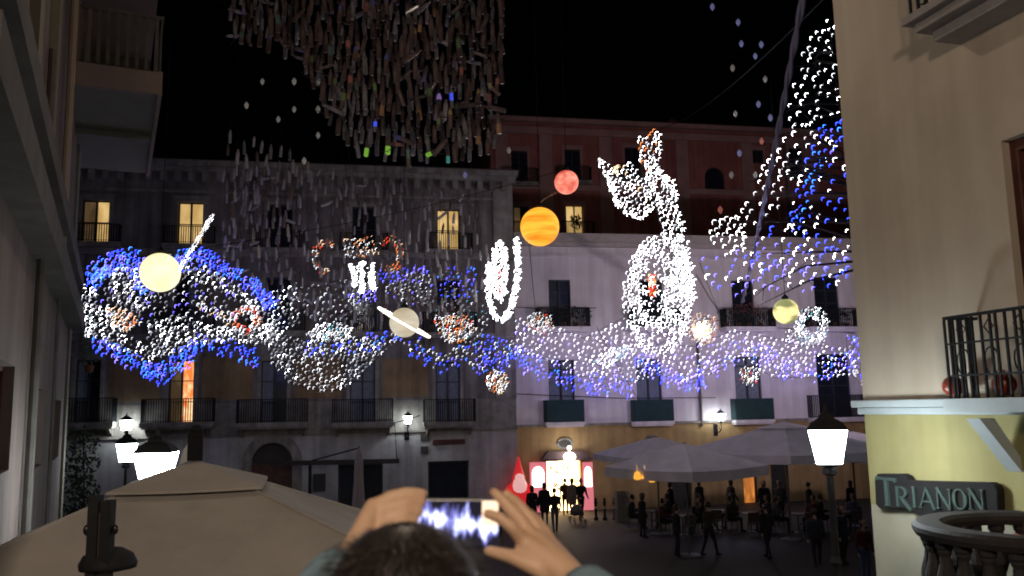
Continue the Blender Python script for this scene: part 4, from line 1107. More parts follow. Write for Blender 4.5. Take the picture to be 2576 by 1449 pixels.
for i, (p, Y, kd) in enumerate(order):
    w = at(p[0], p[1], Y) - base
    low = kd == 'u' and p[1] > 200 + 120 * (1245 - p[0]) / 400 and p[0] > 850
    x = rng.random()
    if low and x < .13: me = rng.choice(GLOW)
    elif x < (.45 if low else .18): me = rng.choice(GDIM)
    elif kd == 'l' and x < .5: me = rng.choice(GDIM)
    else: me = TUBES[0 if x < .72 else (1 if x < .82 else 2)]
    if kd != 'u' and x > .5: me = TUBES[3 if x > .7 else 1]
    tilt = (rng.gauss(0, .08), rng.gauss(0, .08) if rng.random() < .9 else rng.choice((-1, 1)) * rng.uniform(.3, 1.5), rng.uniform(-.5, .5))
    sc = rng.uniform(.75, 1.15) * (.82 if kd != 'u' else 1)
    if i < 298:
        o = link('hanging_tube', me, cur, w); o.rotation_euler = tilt; o.scale = (sc, sc, sc * rng.uniform(.8, 1.25))
    else:
        m = Matrix.Translation(w) @ Euler(tilt).to_matrix().to_4x4() @ Matrix.Scale(sc, 4); b0 = len(restv)
        restv += [tuple(m @ Vector(v)) for v in tv]; restf += [tuple(k + b0 for k in f) for f in tf]; restm += [rng.choice((0, 1, 3, 3))] * len(tf)
    if i % 2 == 0: strings.tube([w + Vector((0, 0, .2)), w + Vector((0, 0, 1.1))], .006, 3)
me = bpy.data.meshes.new('more_tubes'); me.from_pydata(restv, [], restf)
for m in M_t: me.materials.append(m)
me.polygons.foreach_set('material_index', restm); link('more_tubes', me, cur)['kind'] = 'stuff'
strings.obj('strings', M_iron, cur)['kind'] = 'stuff'
net = MB()
for k in range(10):
    a, b = at(560 + 75 * k, -40, 24) - base, at(600 + 70 * k, 420 if k > 3 else 150, 24) - base
    net.tube([a, b], .008, 4)
net.obj('support_wires', M_iron, cur)
tw = MB()
for k in range(120):                                          # dry twigs caught between the tubes
    p = order[rng.randrange(len(spots))]; a = at(p[0][0], p[0][1], p[1]) - base; q = a + Vector((rng.uniform(-.7, .7), rng.uniform(-.3, .3), rng.uniform(-.3, .35)))
    tw.tube([a, (a + q) / 2 + Vector((0, 0, rng.uniform(-.1, .1))), q], [.018, .012, .006], 4)
tw.obj('twigs', mat('dry_twig', (.085, .055, .05), .9, .3, 6), cur)['kind'] = 'stuff'

# little hanging drops, unlit or faint
M_drop = [mat('faint_blue_drop', (.4, .42, .7), .3, emit=(.3, .32, .7), es=.16), mat('faint_white_drop', (.6, .58, .55), .3, emit=(.6, .55, .5), es=.08), mat('faint_red_drop', (.6, .2, .18), .3, emit=(.7, .2, .16), es=.2)]
dme = []
for m in M_drop:
    me = MB().lathe([(.005, -.12), (.06, -.05), (.075, .02), (.04, .09), (.012, .12)], (0, 0, 0), 8).mesh('hanging_drop'); me.materials.append(m); dme.append(me)
rng = random.Random(123)
dd = [(1792, 17, 0), (1857, 56, 0), (1865, 110, 0), (1915, 112, 0), (1900, 141, 0), (1843, 171, 1), (1925, 199, 1), (1908, 262, 0), (1850, 286, 1), (1938, 296, 0), (1916, 355, 2), (1860, 385, 0), (1840, 440, 1), (1812, 528, 2), (1690, 640, 1), (1680, 685, 1), (1900, 440, 1),
      (740, 205, 1), (800, 207, 1), (858, 240, 1), (740, 275, 1), (800, 275, 1), (920, 280, 1), (800, 340, 1), (765, 405, 1), (1280, 378, 1), (1170, 440, 0), (620, 265, 1), (700, 300, 1), (660, 205, 1)]
for (x, y, c) in dd:
    o = link('hanging_drop', dme[c], None, at(x, y, 27 + rng.uniform(-2, 2)))
    side = 'left in the dark gap under the tube curtain' if x < 1000 else ('below the tube curtain' if x < 1400 else ('before the dark red building' if y > 340 else 'in the sky left of the thick cable'))
    tag(o, ('faint blue', 'faint whitish', 'faint red')[c] + ' drop ornament hanging ' + side, 'ornament', ('faint blue', 'faint whitish', 'faint red')[c] + ' drops ' + side)

# ================================================================== CABLES
def cable(name, label, pts, r, m=M_iron, n=6, twist=False):
    mb = MB(); pts = [Vector(p) for p in pts]
    if twist:
        for s in (0, math.pi):
            q = []
            for i in range(121):
                t = i / 120; p = pts[0].lerp(pts[-1], t) - Vector((0, 0, math.sin(t * math.pi) * .25)); a = t * 60 + s
                q.append(p + Vector((math.cos(a), 0, math.sin(a))) * r * .55)
            mb.tube(q, r * .6, 5)
    else:
        a, b = pts; q = [a.lerp(b, i / 14) - Vector((0, 0, (b - a).length * .02 * math.sin(math.pi * i / 14))) for i in range(15)]
        mb.tube(q, r, n)
    tag(mb.obj(name, m), label, 'cable')
cable('thick_cable', 'thick dull violet twisted cable slanting down past the lit tree', [at(2030, -60, 16), at(1868, 760, 38)], .075, mat('violet_grey_cable', (.30, .27, .42), .7), twist=True)
for i, (a, b, lb_) in enumerate((((2560, -500, 10), (1640, 330, 56), 'thin wire slanting across the night sky left of the thick cable'), ((1330, 600, 28), (1350, 800, 40), 'thin stay wire dropping from the orange globe to the white wall'),
                   ((1500, 820, 38), (1610, 1010, 42), 'thin dark wire slanting down between the first two green balconies'), ((1760, 660, 38), (1820, 810, 42), 'thin dark wire slanting beside the tall light bird'),
                   ((400, 640, 26), (1425, 425, 30), 'thin carrier wire from the cream globe to the red globe'))):
    cable('thin_wire', lb_, [at(*a), at(*b)], .012 if i else .02)

# ================================================================== PARASOLS
def parasol(label, apex, half, drop, rot, m, vent=True, valance=.25, pole_to=0.0, name='parasol'):
    """square canopy: four panels (parts), vent cap, valance strips, pole, ribs"""
    t = thing(name, label, 'parasol', (apex.x, apex.y, pole_to), rot, 'open parasols')
    H = apex.z - pole_to; c = [(-half, -half), (half, -half), (half, half), (-half, half)]
    hv = .27 if vent else .02
    for i in range(4):
        a, b = c[i], c[(i + 1) % 4]; n = 6; vs = []; fs = []
        for j in range(n + 1):
            f = hv * .75 + (1 - hv * .75) * j / n
            for k in range(n + 1):
                s = k / n; x, y = (a[0] + (b[0] - a[0]) * s) * f, (a[1] + (b[1] - a[1]) * s) * f
                sag = .05 * half * math.sin(math.pi * s) * f * .8
                z = H - drop * f ** 1.3 - sag * .6 - .03 * half * math.sin(math.pi * f)
                vs.append((x, y, z))
        fs = [(j * (n + 1) + k, j * (n + 1) + k + 1, (j + 1) * (n + 1) + k + 1, (j + 1) * (n + 1) + k) for j in range(n) for k in range(n)]
        b0 = len(vs)
        for k in range(n + 1):
            p = vs[n * (n + 1) + k]; vs.append((p[0] * 1.004, p[1] * 1.004, p[2] - valance))
        fs += [(n * (n + 1) + k, n * (n + 1) + k + 1, b0 + k + 1, b0 + k) for k in range(n)]
        MB().add(vs, fs).obj('canopy_panel', m, t, smooth=False)
    for x, y in c:                                            # sewn ridge over each rib
        MB().tube([(x * f, y * f, H - drop * f ** 1.3 - .03 * half * math.sin(math.pi * f) + .004) for f in [hv * .8 + (1 - hv * .8) * q / 6 for q in range(7)]], .014, 5).obj('seam', m, t)
    if vent:
        vs = [(0, 0, H + .06)]; fs = []
        for i in range(4):
            for k in range(4):
                s = k / 4; a, b = c[i], c[(i + 1) % 4]
                vs.append(((a[0] + (b[0] - a[0]) * s) * hv, (a[1] + (b[1] - a[1]) * s) * hv, H - drop * hv ** 1.3 + .018 - .012 * math.sin(math.pi * s)))
        m_ = len(vs) - 1; fs = [(0, 1 + i, 1 + (i + 1) % m_) for i in range(m_)]
        b0 = len(vs); vs += [(v[0] * 1.003, v[1] * 1.003, v[2] - .025) for v in vs[1:]]
        fs += [(1 + i, 1 + (i + 1) % m_, b0 + (i + 1) % m_, b0 + i) for i in range(m_)]
        MB().add(vs, fs).obj('vent_cap', m, t)
    MB().lathe([(.04, .05), (.04, H + .05)], (0, 0, 0), 10).lathe([(.4, 0), (.4, .06), (.06, .1)], (0, 0, 0), 12).obj('pole', M_pole, t)
    for x, y in c:
        MB().tube([(x * .06, y * .06, H - drop * .03 - .06), (x * .99, y * .99, H - drop - .09)], .02, 5).obj('rib', M_pole, t)
    return t
ap_ = at(490, 1172, 9.5)
fp = parasol('large cream parasol filling the lower left, seen from above', ap_, 2.75, 1.12, R(14), M_canvas, True, .22, ground_z(9.5))
H = ap_.z - ground_z(9.5)
fin = MB().box(-.075, .075, -.06, .06, H + .06, H + .36).lathe([(.05, H + .36), (.06, H + .40), (.02, H + .45)], (0, 0, 0), 8).obj('finial', mat('dark_finial', (.02, .02, .024), .9, spec=.1), fp)
MB().prism([(-.16, H + .02), (-.08, H + .05), (-.08, H + .24), (-.12, H + .18)], -.03, .03).obj('crank_plate', mat('steel_plate', (.5, .52, .52), .3, metal=.7), fp)
parasol('lilac grey parasol at the edge of the lit shop, corner towards the square', at(1722, 1116, 30), 1.95, .75, R(38), M_canvas2, False, .32)
parasol('lilac grey parasol half hidden behind the front one by the shop', at(1650, 1100, 35), 1.9, .65, R(20), M_canvas2, False, .25)
parasol('broad lilac parasol left behind the bright street lantern', at(1972, 1064, 33), 2.7, 1.0, R(30), M_canvas2, True, .3)
parasol('far parasol peeping out right of the bright street lantern', at(2140, 1085, 36), 2.2, .8, R(12), M_canvas2, False, .28)
# closed parasol and its awning arm in front of the palazzo
cp = at(902, 1290, 36); zt = at(902, 1126, 36).z
cpo = thing('closed_parasol', 'folded grey parasol standing in front of the dark shop door', 'parasol', (cp.x, cp.y, 0))
pf = []
mbc = MB(); nf = 14; prof = [(.10, .35), (.24, .7), (.27, 1.3), (.2, 2.2), (.17, zt - .35), (.10, zt - .1), (.04, zt)]
vs = []
for r_, z in prof:
    for j in range(nf * 2):
        a = math.pi * j / nf; rr = r_ * (1 if j % 2 else .72); vs.append((rr * math.cos(a), rr * math.sin(a), z))
q = nf * 2
mbc.add(vs, [(i * q + j, i * q + (j + 1) % q, (i + 1) * q + (j + 1) % q, (i + 1) * q + j) for i in range(len(prof) - 1) for j in range(q)] + [tuple(range((len(prof) - 1) * q, len(prof) * q))])
mbc.obj('folded_canopy', mat('grey_pink_canvas', (.40, .34, .34), .95, .1, 2), cpo)
MB().lathe([(.3, 0), (.3, .06), (.035, .1), (.03, zt + .1)], (0, 0, 0), 10).obj('pole', M_pole, cpo)
aw_ = thing('awning_frame', 'dark folded awning with its slanting arm left of the closed parasol', 'awning', at(905, 1160, 37.5))
ab = aw_.location
MB().box(-3.9, 1.7, -.08, .08, -.12, .08).obj('beam', M_wood_dark, aw_)
MB().tube([at(785, 1158, 37.5) - ab, at(905, 1126, 37) - ab], .035, 6).obj('arm', M_iron, aw_)
MB().tube([(1.6, 0, .05), (1.5, 0, 1.6), (2.6, 0, 1.9)], .025, 5).obj('hook', M_iron, aw_)
MB().box(-2.2, -2.08, -.05, .05, -4.0 if False else -ab.z, -.122).obj('post', M_iron, aw_)

# ================================================================== NEAR IRON POST
pp = at(258, 1245, 5.2); gz0 = ground_z(5.2)
ip = thing('iron_post', 'dark twin barred iron post with a bell collar before the cream parasol', 'post', (pp.x, pp.y, gz0))
hp = pp.z - gz0
for s in (-1, 1):
    MB().box(.008 * s if s > 0 else -.068, .068 if s > 0 else -.008, -.035, .035, 0, hp - (.0 if s < 0 else .03)).obj('bar', M_iron, ip)
MB().box(-.0078, .0078, -.02, .02, 0, hp - .1).obj('web', mat('brown_metal', (.05, .04, .035), .5), ip)
MB().lathe([(.055, hp - .46), (.16, hp - .44), (.165, hp - .41), (.14, hp - .36), (.08, hp - .325), (.055, hp - .32)], (0, .11, 0), 20).obj('collar', M_iron, ip, smooth=True)
MB().sphere((-.085, 0, hp - .2), .02, 10, 8, sz=1.6).sphere((.085, 0, hp - .2), .018, 10, 8, sz=1.6).obj('knob', mat('shiny_iron', (.06, .06, .065), .2, metal=.7), ip, smooth=True)

# ================================================================== PLANTS AT THE LEFT
iv = at(200, 1268, 33)
ivy = thing('climbing_plant', 'dark green climbing plant on the wall at left between building and lanterns', 'plant', (iv.x, iv.y, 0))
rng = random.Random(4)
MB().tube([(0, .2, 0), (.1, .2, 1.5), (-.1, .2, 4.5)], [.06, .04, .02], 6).obj('stem', mat('bark', (.05, .04, .035)), ivy)
mb = leaves((0, 0, 1.5), (.85, .4, 1.7), 700, .10, rng)
mb2 = leaves((-.1, .1, 3.6), (.75, .35, 1.3), 320, .10, rng)
mb.add(mb2.v, mb2.f); mb.obj('leaves', mat('ivy_leaf', (.028, .06, .02), .7, .5, 3), ivy)
iv2 = at(245, 870, 36)
pl = thing('balcony_shrub', 'pale green hanging plant on the palazzo corner left of the blue lights', 'plant', iv2)
leaves((-.3, 0, 0), (.5, .3, .9), 160, .10, rng).obj('leaves', mat('pale_leaf', (.16, .2, .14), .7, .4, 4), pl)
MB().lathe([(.14, 0), (.2, .3)], (-.3, 0, -1.1), 10).obj('pot', MATS['terracotta'], pl)

# ================================================================== PEOPLE
def capsule(bm_v, bm_f, a, ra, b, rb, n=10, m=3):
    a, b = Vector(a), Vector(b); d = b - a; L = d.length
    d = d.normalized() if L > 1e-6 else Vector((0, 0, 1))
    x = d.orthogonal().normalized(); y = d.cross(x); rings = []
    for i in range(m + 1): t = math.pi / 2 * i / m; rings.append((a - d * ra * math.cos(t), max(1e-4, ra * math.sin(t))))
    for i in range(m + 1): t = math.pi / 2 * i / m; rings.append((b + d * rb * math.sin(t), max(1e-4, rb * math.cos(t))))
    o = len(bm_v)
    for c, r in rings:
        for j in range(n):
            q = 2 * math.pi * j / n; p = c + (x * math.cos(q) + y * math.sin(q)) * r; bm_v.append(tuple(p))
    k = len(rings)
    for i in range(k - 1):
        for j in range(n): bm_f.append((o + i * n + j, o + i * n + (j + 1) % n, o + (i + 1) * n + (j + 1) % n, o + (i + 1) * n + j))
    bm_f.append(tuple(o + j for j in range(n))[::-1]); bm_f.append(tuple(o + (k - 1) * n + j for j in range(n)))

def remesh_body(name, caps, mats, voxel, parent=None, smooth_it=4, loc=None):
    """caps: (a, ra, b, rb, material index). One continuous skin, coloured by the nearest limb."""
    v, f = [], []
    for c in caps: capsule(v, f, c[0], c[1], c[2], c[3])
    me = bpy.data.meshes.new('raw'); me.from_pydata(v, [], f)
    o = bpy.data.objects.new('raw', me); C.objects.link(o)
    md = o.modifiers.new('r', 'REMESH'); md.mode = 'VOXEL'; md.voxel_size = voxel
    ms = o.modifiers.new('s', 'SMOOTH'); ms.factor = .5; ms.iterations = smooth_it
    dg = bpy.context.evaluated_depsgraph_get(); dg.update()
    out = bpy.data.meshes.new_from_object(o.evaluated_get(dg)); out.name = name
    bpy.data.objects.remove(o); bpy.data.meshes.remove(me)
    out.materials.clear()
    for m in mats: out.materials.append(m)
    n = len(out.polygons); cen = np.empty(n * 3); out.polygons.foreach_get('center', cen); cen = cen.reshape(-1, 3)
    best = np.full(n, 1e9); idx = np.zeros(n, dtype=np.int32)
    for a, ra, b, rb, mi in caps:
        a_, b_ = np.array(tuple(a)), np.array(tuple(b)); d = b_ - a_; L2 = max(1e-9, d @ d)
        t = np.clip(((cen - a_) @ d) / L2, 0, 1); dist = np.linalg.norm(cen - (a_ + t[:, None] * d), axis=1) - (ra + (rb - ra) * t)
        w = dist < best; best[w] = dist[w]; idx[w] = mi
    out.polygons.foreach_set('material_index', idx); out.polygons.foreach_set('use_smooth', [True] * n)
    return link(name, out, parent, loc)

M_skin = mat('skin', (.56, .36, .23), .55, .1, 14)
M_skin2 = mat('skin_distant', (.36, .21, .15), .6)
M_hair = mat('black_hair', (.022, .017, .014), .4)
M_hair2 = mat('brown_hair', (.05, .03, .02), .5)
CL = {n: mat('cloth_' + n, tuple(.6 * q for q in c), .9, .2, 7) for n, c in dict(black=(.012, .012, .014), navy=(.02, .025, .045), grey=(.12, .12, .13), darkred=(.13, .012, .015), brown=(.06, .04, .03), blue=(.10, .14, .26),
      violet=(.12, .11, .18), olive=(.05, .05, .03), beige=(.3, .24, .18)).items()}
def person(label, foot, face_deg, top, bottom, pose='stand', h=1.70, hair=M_hair, coat=False, group=None, seat=.46, ph=0.0):
    root = thing('person', label, 'person', foot, R(face_deg), group)      # faces local -y
    k = h / 1.70; c = []; V = Vector
    if pose == 'sit':
        hip = V((0, .05, seat + .10)); dy = 0
        kn = [V((s * .11, -.38, seat + .06)) for s in (-1, 1)]; an = [V((s * .12, -.40, .08)) for s in (-1, 1)]
    else:
        hip = V((0, 0, .90)); st_ = {'walk': .24, 'stand': .03, 'push': .20}[pose]
        kn = [V((-.10, -st_ * .55 - .02, .49)), V((.10, st_ * .35 - .02, .49))]; an = [V((-.10, -st_, .08)), V((.10, st_ + .02, .10))]
    sh = hip + V((0, -.02 if pose != 'push' else -.1, .50)); nk = sh + V((0, 0, .07)); hd = nk + V((0, -.02, .15))
    T, B_, SK, SHO = 0, 1, 2, 3
    c += [(hip + V((-.06, 0, 0)), .13, hip + V((.06, 0, 0)), .13, B_), (hip + V((0, 0, .05)), .145, hip + V((0, 0, .25)), .13, T),
          (hip + V((-.05, 0, .25)), .13, sh + V((-.07, .01, -.08)), .135, T), (hip + V((.05, 0, .25)), .13, sh + V((.07, .01, -.08)), .135, T),
          (sh + V((-.14, 0, -.03)), .075, sh + V((.14, 0, -.03)), .075, T), (sh, .06, nk + V((0, 0, .02)), .055, SK), (hd + V((0, .01, .01)), .085, hd + V((0, -.01, .05)), .088, SK),
          (hd + V((0, -.05, -.05)), .05, hd + V((0, -.06, -.03)), .05, SK), (hd + V((0, -.09, 0)), .016, hd + V((0, -.105, -.015)), .014, SK)]
    if coat: c += [(hip + V((-.05, 0, .1)), .15, hip + V((-.07, 0, -.28)), .15, T), (hip + V((.05, 0, .1)), .15, hip + V((.07, 0, -.28)), .15, T)]
    for i, s in enumerate((-1, 1)):
        c += [(hip + V((s * .085, 0, -.02)), .098, kn[i], .062, B_), (kn[i], .060, an[i], .044, B_), (an[i] + V((0, .03, -.03)), .042, an[i] + V((0, -.15, -.045)), .034, SHO)]
        S0 = sh + V((s * .19, 0, -.04))
        if pose == 'push': el, wr = S0 + V((s * .03, -.08, -.28)), S0 + V((0, -.36, -.40))
        elif pose == 'sit': el, wr = S0 + V((s * .05, -.06, -.27)), S0 + V((-s * .06, -.32, -.26))
        else:
            sw = s * (.14 if pose == 'walk' else .02); el, wr = S0 + V((s * .05, sw * .3 + .03, -.28)), S0 + V((s * .06, sw - .06, -.52))
        c += [(S0, .058, el, .046, T), (el, .045, wr, .034, T)]
        hdv = (wr - el).normalized(); c += [(wr + hdv * .03, .030, wr + hdv * .08, .032, SK)]
        lat = V((0, 1, 0)) if abs(hdv.y) < .7 else V((1, 0, 0))
        for q in range(4): c += [(wr + hdv * .09 + lat * (.012 * (q - 1.5) * 1.5), .010, wr + hdv * (.15 - .008 * abs(q - 1.3)) + lat * (.016 * (q - 1.5)) , .008, SK)]
        c += [(wr + hdv * .04 + lat * .03, .011, wr + hdv * .09 + lat * .055, .009, SK)]
    c = [(a * k, ra * k, b * k, rb * k, m) for a, ra, b, rb, m in c]
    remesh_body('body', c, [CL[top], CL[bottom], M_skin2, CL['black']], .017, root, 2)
    mb = MB(); hc = (hd + V((0, .022, .05))) * k
    mb.lathe([(.003, .092), (.05, .086), (.083, .055), (.097, .01), (.094, -.04), (.082, -.09 if not coat else -.16), (.06, -.10 if not coat else -.2)], hc, 14).obj('hair', hair, root, smooth=True)
    return root

def foot(px, py): return on_ground(px, py, 0)
person('woman in a dark jacket and long grey trousers walking to the shop', foot(1397, 1338), 186, 'black', 'violet', 'walk', 1.72, M_hair2, coat=False)
person('person in black coat before the left pink panel, nearer the red gnome', foot(1340, 1322), 175, 'black', 'navy', 'stand', 1.66, coat=True)
person('person in a black coat between the red gnome watcher and the walking woman', foot(1371, 1318), 180, 'black', 'black', 'stand', 1.74, coat=True)
mp = person('man in a black jacket pushing the pram in front of the lit shop', foot(1462, 1304), 14, 'black', 'black', 'push', 1.76)
person('customer in brown standing in the middle of the lit shop doorway', foot(1423, 1294), 10, 'brown', 'black', 'stand', 1.65, M_hair2)
person('customer in a beige coat at the right side of the lit shop doorway', foot(1441, 1296), 200, 'beige', 'grey', 'stand', 1.68, M_hair2, coat=True)
person('passer-by in dark olive crossing the dim square in front of the parasols', foot(1786, 1398), 120, 'olive', 'black', 'walk', 1.74)
person('dark walker in black in the middle of the dim square, right of the olive one', foot(1934, 1404), 200, 'black', 'black', 'walk', 1.72)
person('walker in navy beside the lamp pole in the dim square', foot(2058, 1425), 170, 'navy', 'black', 'walk', 1.72)
person('person in a dark red jumper and blue jeans at the foot of the corner house', foot(2180, 1462), 10, 'darkred', 'blue', 'stand', 1.66, M_hair2)
person('standing waiter in grey under the broad lilac parasol', foot(1965, 1316), 350, 'grey', 'black', 'stand', 1.74)

# pram
pf_ = foot(1452, 1316)
pr_o = thing('pram', 'dark pushchair with a grey hood in front of the lit shop', 'pram', pf_, R(14))
M_pr = mat('pram_fabric', (.05, .05, .06), .9, .2, 9)
MB().sphere((0, -.02, .62), .24, 14, 8, sy=1.25, sz=.9).obj('hood', mat('grey_pram_hood', (.16, .15, .15), .9), pr_o)
MB().prism([(-.42, .38), (.30, .36), (.36, .62), (-.38, .52)], -.2, .2).obj('seat', M_pr, pr_o).rotation_euler = (0, 0, R(90))
MB().tube([(-.2, .28, .2), (-.2, -.1, .5), (-.2, .42, 1.0), (.2, .42, 1.0), (.2, -.1, .5), (.2, .28, .2)], .016, 6).tube([(-.2, -.45, .12), (-.2, .1, .48)], .016, 6).tube([(.2, -.45, .12), (.2, .1, .48)], .016, 6).obj('frame', M_pole, pr_o)
for x in (-.24, .24):
    for y, r_ in ((.3, .14), (-.45, .10)):
        w = MB().tube([(x + .0, y + r_ * math.cos(t), r_ + .01 + r_ * math.sin(t)) for t in [2 * math.pi * i / 16 for i in range(17)]], .02, 6, cap=False)
        for i in range(5):
            a = 2 * math.pi * i / 5; w.tube([(x, y, r_ + .01), (x, y + r_ * math.cos(a), r_ + .01 + r_ * math.sin(a))], .006, 4)
        w.obj('wheel', mat('pale_wheel', (.3, .28, .25), .5), pr_o)
# red gnome figure by the shop
gp = foot(1307, 1300)
gn = thing('gnome_figure', 'tall glowing red gnome figure with pointed hat and white beard left of the shop', 'decoration', gp, R(8))
M_gr = mat('glowing_red_cloth', (.6, .02, .02), .5, emit=(.95, .03, .035), es=.4)
M_gw = mat('glowing_white_beard', (.7, .55, .55), .6, emit=(.9, .45, .42), es=.6)
MB().lathe([(.30, .5), (.46, .7), (.50, 1.1), (.42, 1.5), (.28, 1.75)], (0, 0, 0), 18).obj('body', M_gr, gn, smooth=True)
MB().lathe([(.30, 1.72), (.31, 1.8), (.22, 2.1), (.12, 2.45), (.03, 2.8)], (0, 0, 0), 18).obj('hat', M_gr, gn, smooth=True)
MB().sphere((0, -.26, 1.42), .34, 16, 10, sy=.8, sz=1.45).sphere((0, -.2, 1.82), .22, 12, 8).obj('beard', M_gw, gn, smooth=True)
for s in (-1, 1): MB().tube([(s * .4, -.05, 1.45), (s * .62, -.15, 1.1), (s * .58, -.3, .95)], [.13, .13, .16], 10).obj('arm', M_gr, gn, smooth=True)
for s in (-1, 1): MB().tube([(s * .16, 0, .6), (s * .16, 0, .1), (s * .16, -.15, .05)], [.16, .15, .1], 10).obj('leg', M_gr, gn, smooth=True)

# cafe tables, chairs and seated guests in the dark under the parasols
def table_at(p, lbl):
    t = thing('cafe_table', lbl, 'table', p, 0, 'tables under the parasols')
    MB().lathe([(.36, .71), (.37, .72), (.37, .745), (.36, .75)], (0, 0, 0), 18).obj('table_top', mat('grey_table', (.10, .10, .10), .4), t)
    MB().lathe([(.24, 0), (.24, .03), (.04, .06), (.03, .705)], (0, 0, 0), 10).obj('leg', M_pole, t)
    return t
def chair_make():
    t = thing('cafe_chair', '', 'chair', (0, 0, 0))
    mm = mat('dark_wicker', (.06, .045, .035), .8, .3, 20)
    MB().box(-.22, .22, -.22, .22, .42, .46).obj('seat', mm, t)
    MB().box(-.22, .22, .20, .235, .5, .88).obj('backrest', mm, t)
    for x in (-.2, .2):
        MB().box(x - .017, x + .017, -.21, -.18, 0, .418).obj('leg', M_pole, t)
        MB().box(x - .016, x + .016, .178, .198, 0, .88).obj('leg', M_pole, t)
    return t
first = chair_make(); used = False
tb_sp = [(1640, 1330, 'cafe table nearest the shop'), (1720, 1345, 'cafe table under the front lilac parasol'), (1805, 1330, 'cafe table between the two lilac parasols'),
         (1890, 1338, 'cafe table in front of the orange lit cafe door'), (2010, 1340, 'cafe table just left of the dark lamp pole'), (2120, 1335, 'cafe table just right of the dark lamp pole')]
cols = ['black', 'navy', 'brown', 'black', 'darkred', 'grey', 'olive', 'violet']
n = 0; rng = random.Random(17)
for i, (x, y, lbl) in enumerate(tb_sp):
    p = foot(x, y); table_at(p, lbl)
    near = lbl.replace('cafe table ', '')
    for a, sd_ in ((20, 'left'), (160, 'right'), (270, 'back')):
        a2 = a + rng.uniform(-15, 15); d = Vector((math.cos(R(a2)), math.sin(R(a2)), 0)); pos = p + Vector((d.x, d.y, 0)) * .75
        ch = first if not used else copy_tree(first); used = True
        ch.location = pos; ch.rotation_euler = (0, 0, R(a2 - 90))
        tag(ch, 'wicker cafe chair, %s of the table %s' % ({'left': 'right side', 'right': 'left side', 'back': 'near side'}[sd_], near), 'chair', 'wicker chairs at the cafe tables')
        if (i * 3 + n) % 3 != 2:
            cl = cols[n % 8]
            person('guest in %s seated %s the table %s' % ({'darkred': 'dark red'}.get(cl, cl), {'left': 'right of', 'right': 'left of', 'back': 'on the near side of'}[sd_], near), pos, a2 - 90, cl, 'black', 'sit', 1.7, M_hair2 if n % 3 == 0 else M_hair, group='guests seated at the cafe tables')
        n += 1
for (x, y, c_, l_) in ((1690, 1312, 'black', 'left of the tables behind the front parasol pole'), (1762, 1308, 'navy', 'behind the tables under the front parasol edge'), (1842, 1306, 'brown', 'just left of the orange lit cafe door'),
                    (1926, 1309, 'black', 'just right of the orange lit cafe door'), (2040, 1312, 'olive', 'left of the lamp pole at the back'), (2146, 1310, 'black', 'between lamp pole and corner house'),
                    (1618, 1352, 'black', 'in front of the crate stack'), (1705, 1400, 'black', 'alone near the middle of the dark square'), (2122, 1420, 'navy', 'close to the corner house plinth')):
    person('dim figure in %s standing %s' % (c_, l_), foot(x, y), (x * 37) % 360, c_, 'black', 'walk' if x % 3 == 0 else 'stand', 1.62 + (x % 17) * .01, M_hair if x % 2 else M_hair2, coat=bool(x % 4 == 2))
# stack of crates by the cafe
sp_ = foot(1566, 1312)
for k in range(5):
    t = thing('crate', ['slatted pale crate lowest of the stack between shop and parasols', 'second crate from the ground in the stack beside the shop', 'middle crate of the stack between shop and parasols', 'fourth crate from the ground in the stack beside the shop', 'slatted pale crate topmost of the stack between shop and parasols'][k], 'crate', (sp_.x, sp_.y, .27 * k), R(20 + 3 * (k % 2)), 'stacked crates')
    m = mat('pale_crate', (.30, .27, .24), .8, .3, 8)
    for z in (.02, .10, .18):
        for s in (-1, 1):
            MB().box(-.3, .3, s * .2 - .01, s * .2 + .01, z, z + .055).obj('slat', m, t)
            MB().box(s * .3 - .01, s * .3 + .01, -.188, .188, z, z + .055).obj('slat', m, t)
    MB().box(-.288, .288, -.188, .188, .0, .015).obj('bottom', m, t)
# bicycle-like clutter right of the shop: three bollards with pale bands
for k, x in enumerate((1500, 1522, 1546)):
    q = foot(x, 1308)
    t = thing('bollard', ['iron bollard nearest the pink shop panel', 'middle one of three iron bollards by the shop', 'iron bollard nearest the stacked crates'][k], 'bollard', q, 0, 'iron bollards beside the shop')
    MB().lathe([(.10, 0), (.10, .12), (.06, .16), (.055, .7), (.08, .74), (.08, .8), (.05, .85), (.07, .92), (.02, 1.0)], (0, 0, 0), 12).obj('post', M_iron, t)
    MB().lathe([(.059, .52), (.059, .60)], (0, 0, 0), 12).obj('band', mat('pale_band', (.6, .58, .55), .5), t)
# warm lamps under the front parasol
for k, (x, y, l_) in enumerate(((1603, 1196, 'small amber lamp at the left end under the front lilac parasol'), (1622, 1196, 'small amber lamp in the middle under the front lilac parasol'), (1640, 1202, 'small amber lamp at the right end under the front lilac parasol'))):
    p = at(x, y, 29)
    o = MB().lathe([(.03, .14), (.1, .08), (.13, -.08), (.08, -.14)], (0, 0, 0), 10).tube([(0, 0, .12), (0, 0, .35)], .008, 4).obj('amber_lamp', mat('amber_glass', (.8, .4, .05), .4, emit=(1, .48, .06), es=.7), loc=p)
    tag(o, l_, 'lamp', 'amber lamps under the parasol')

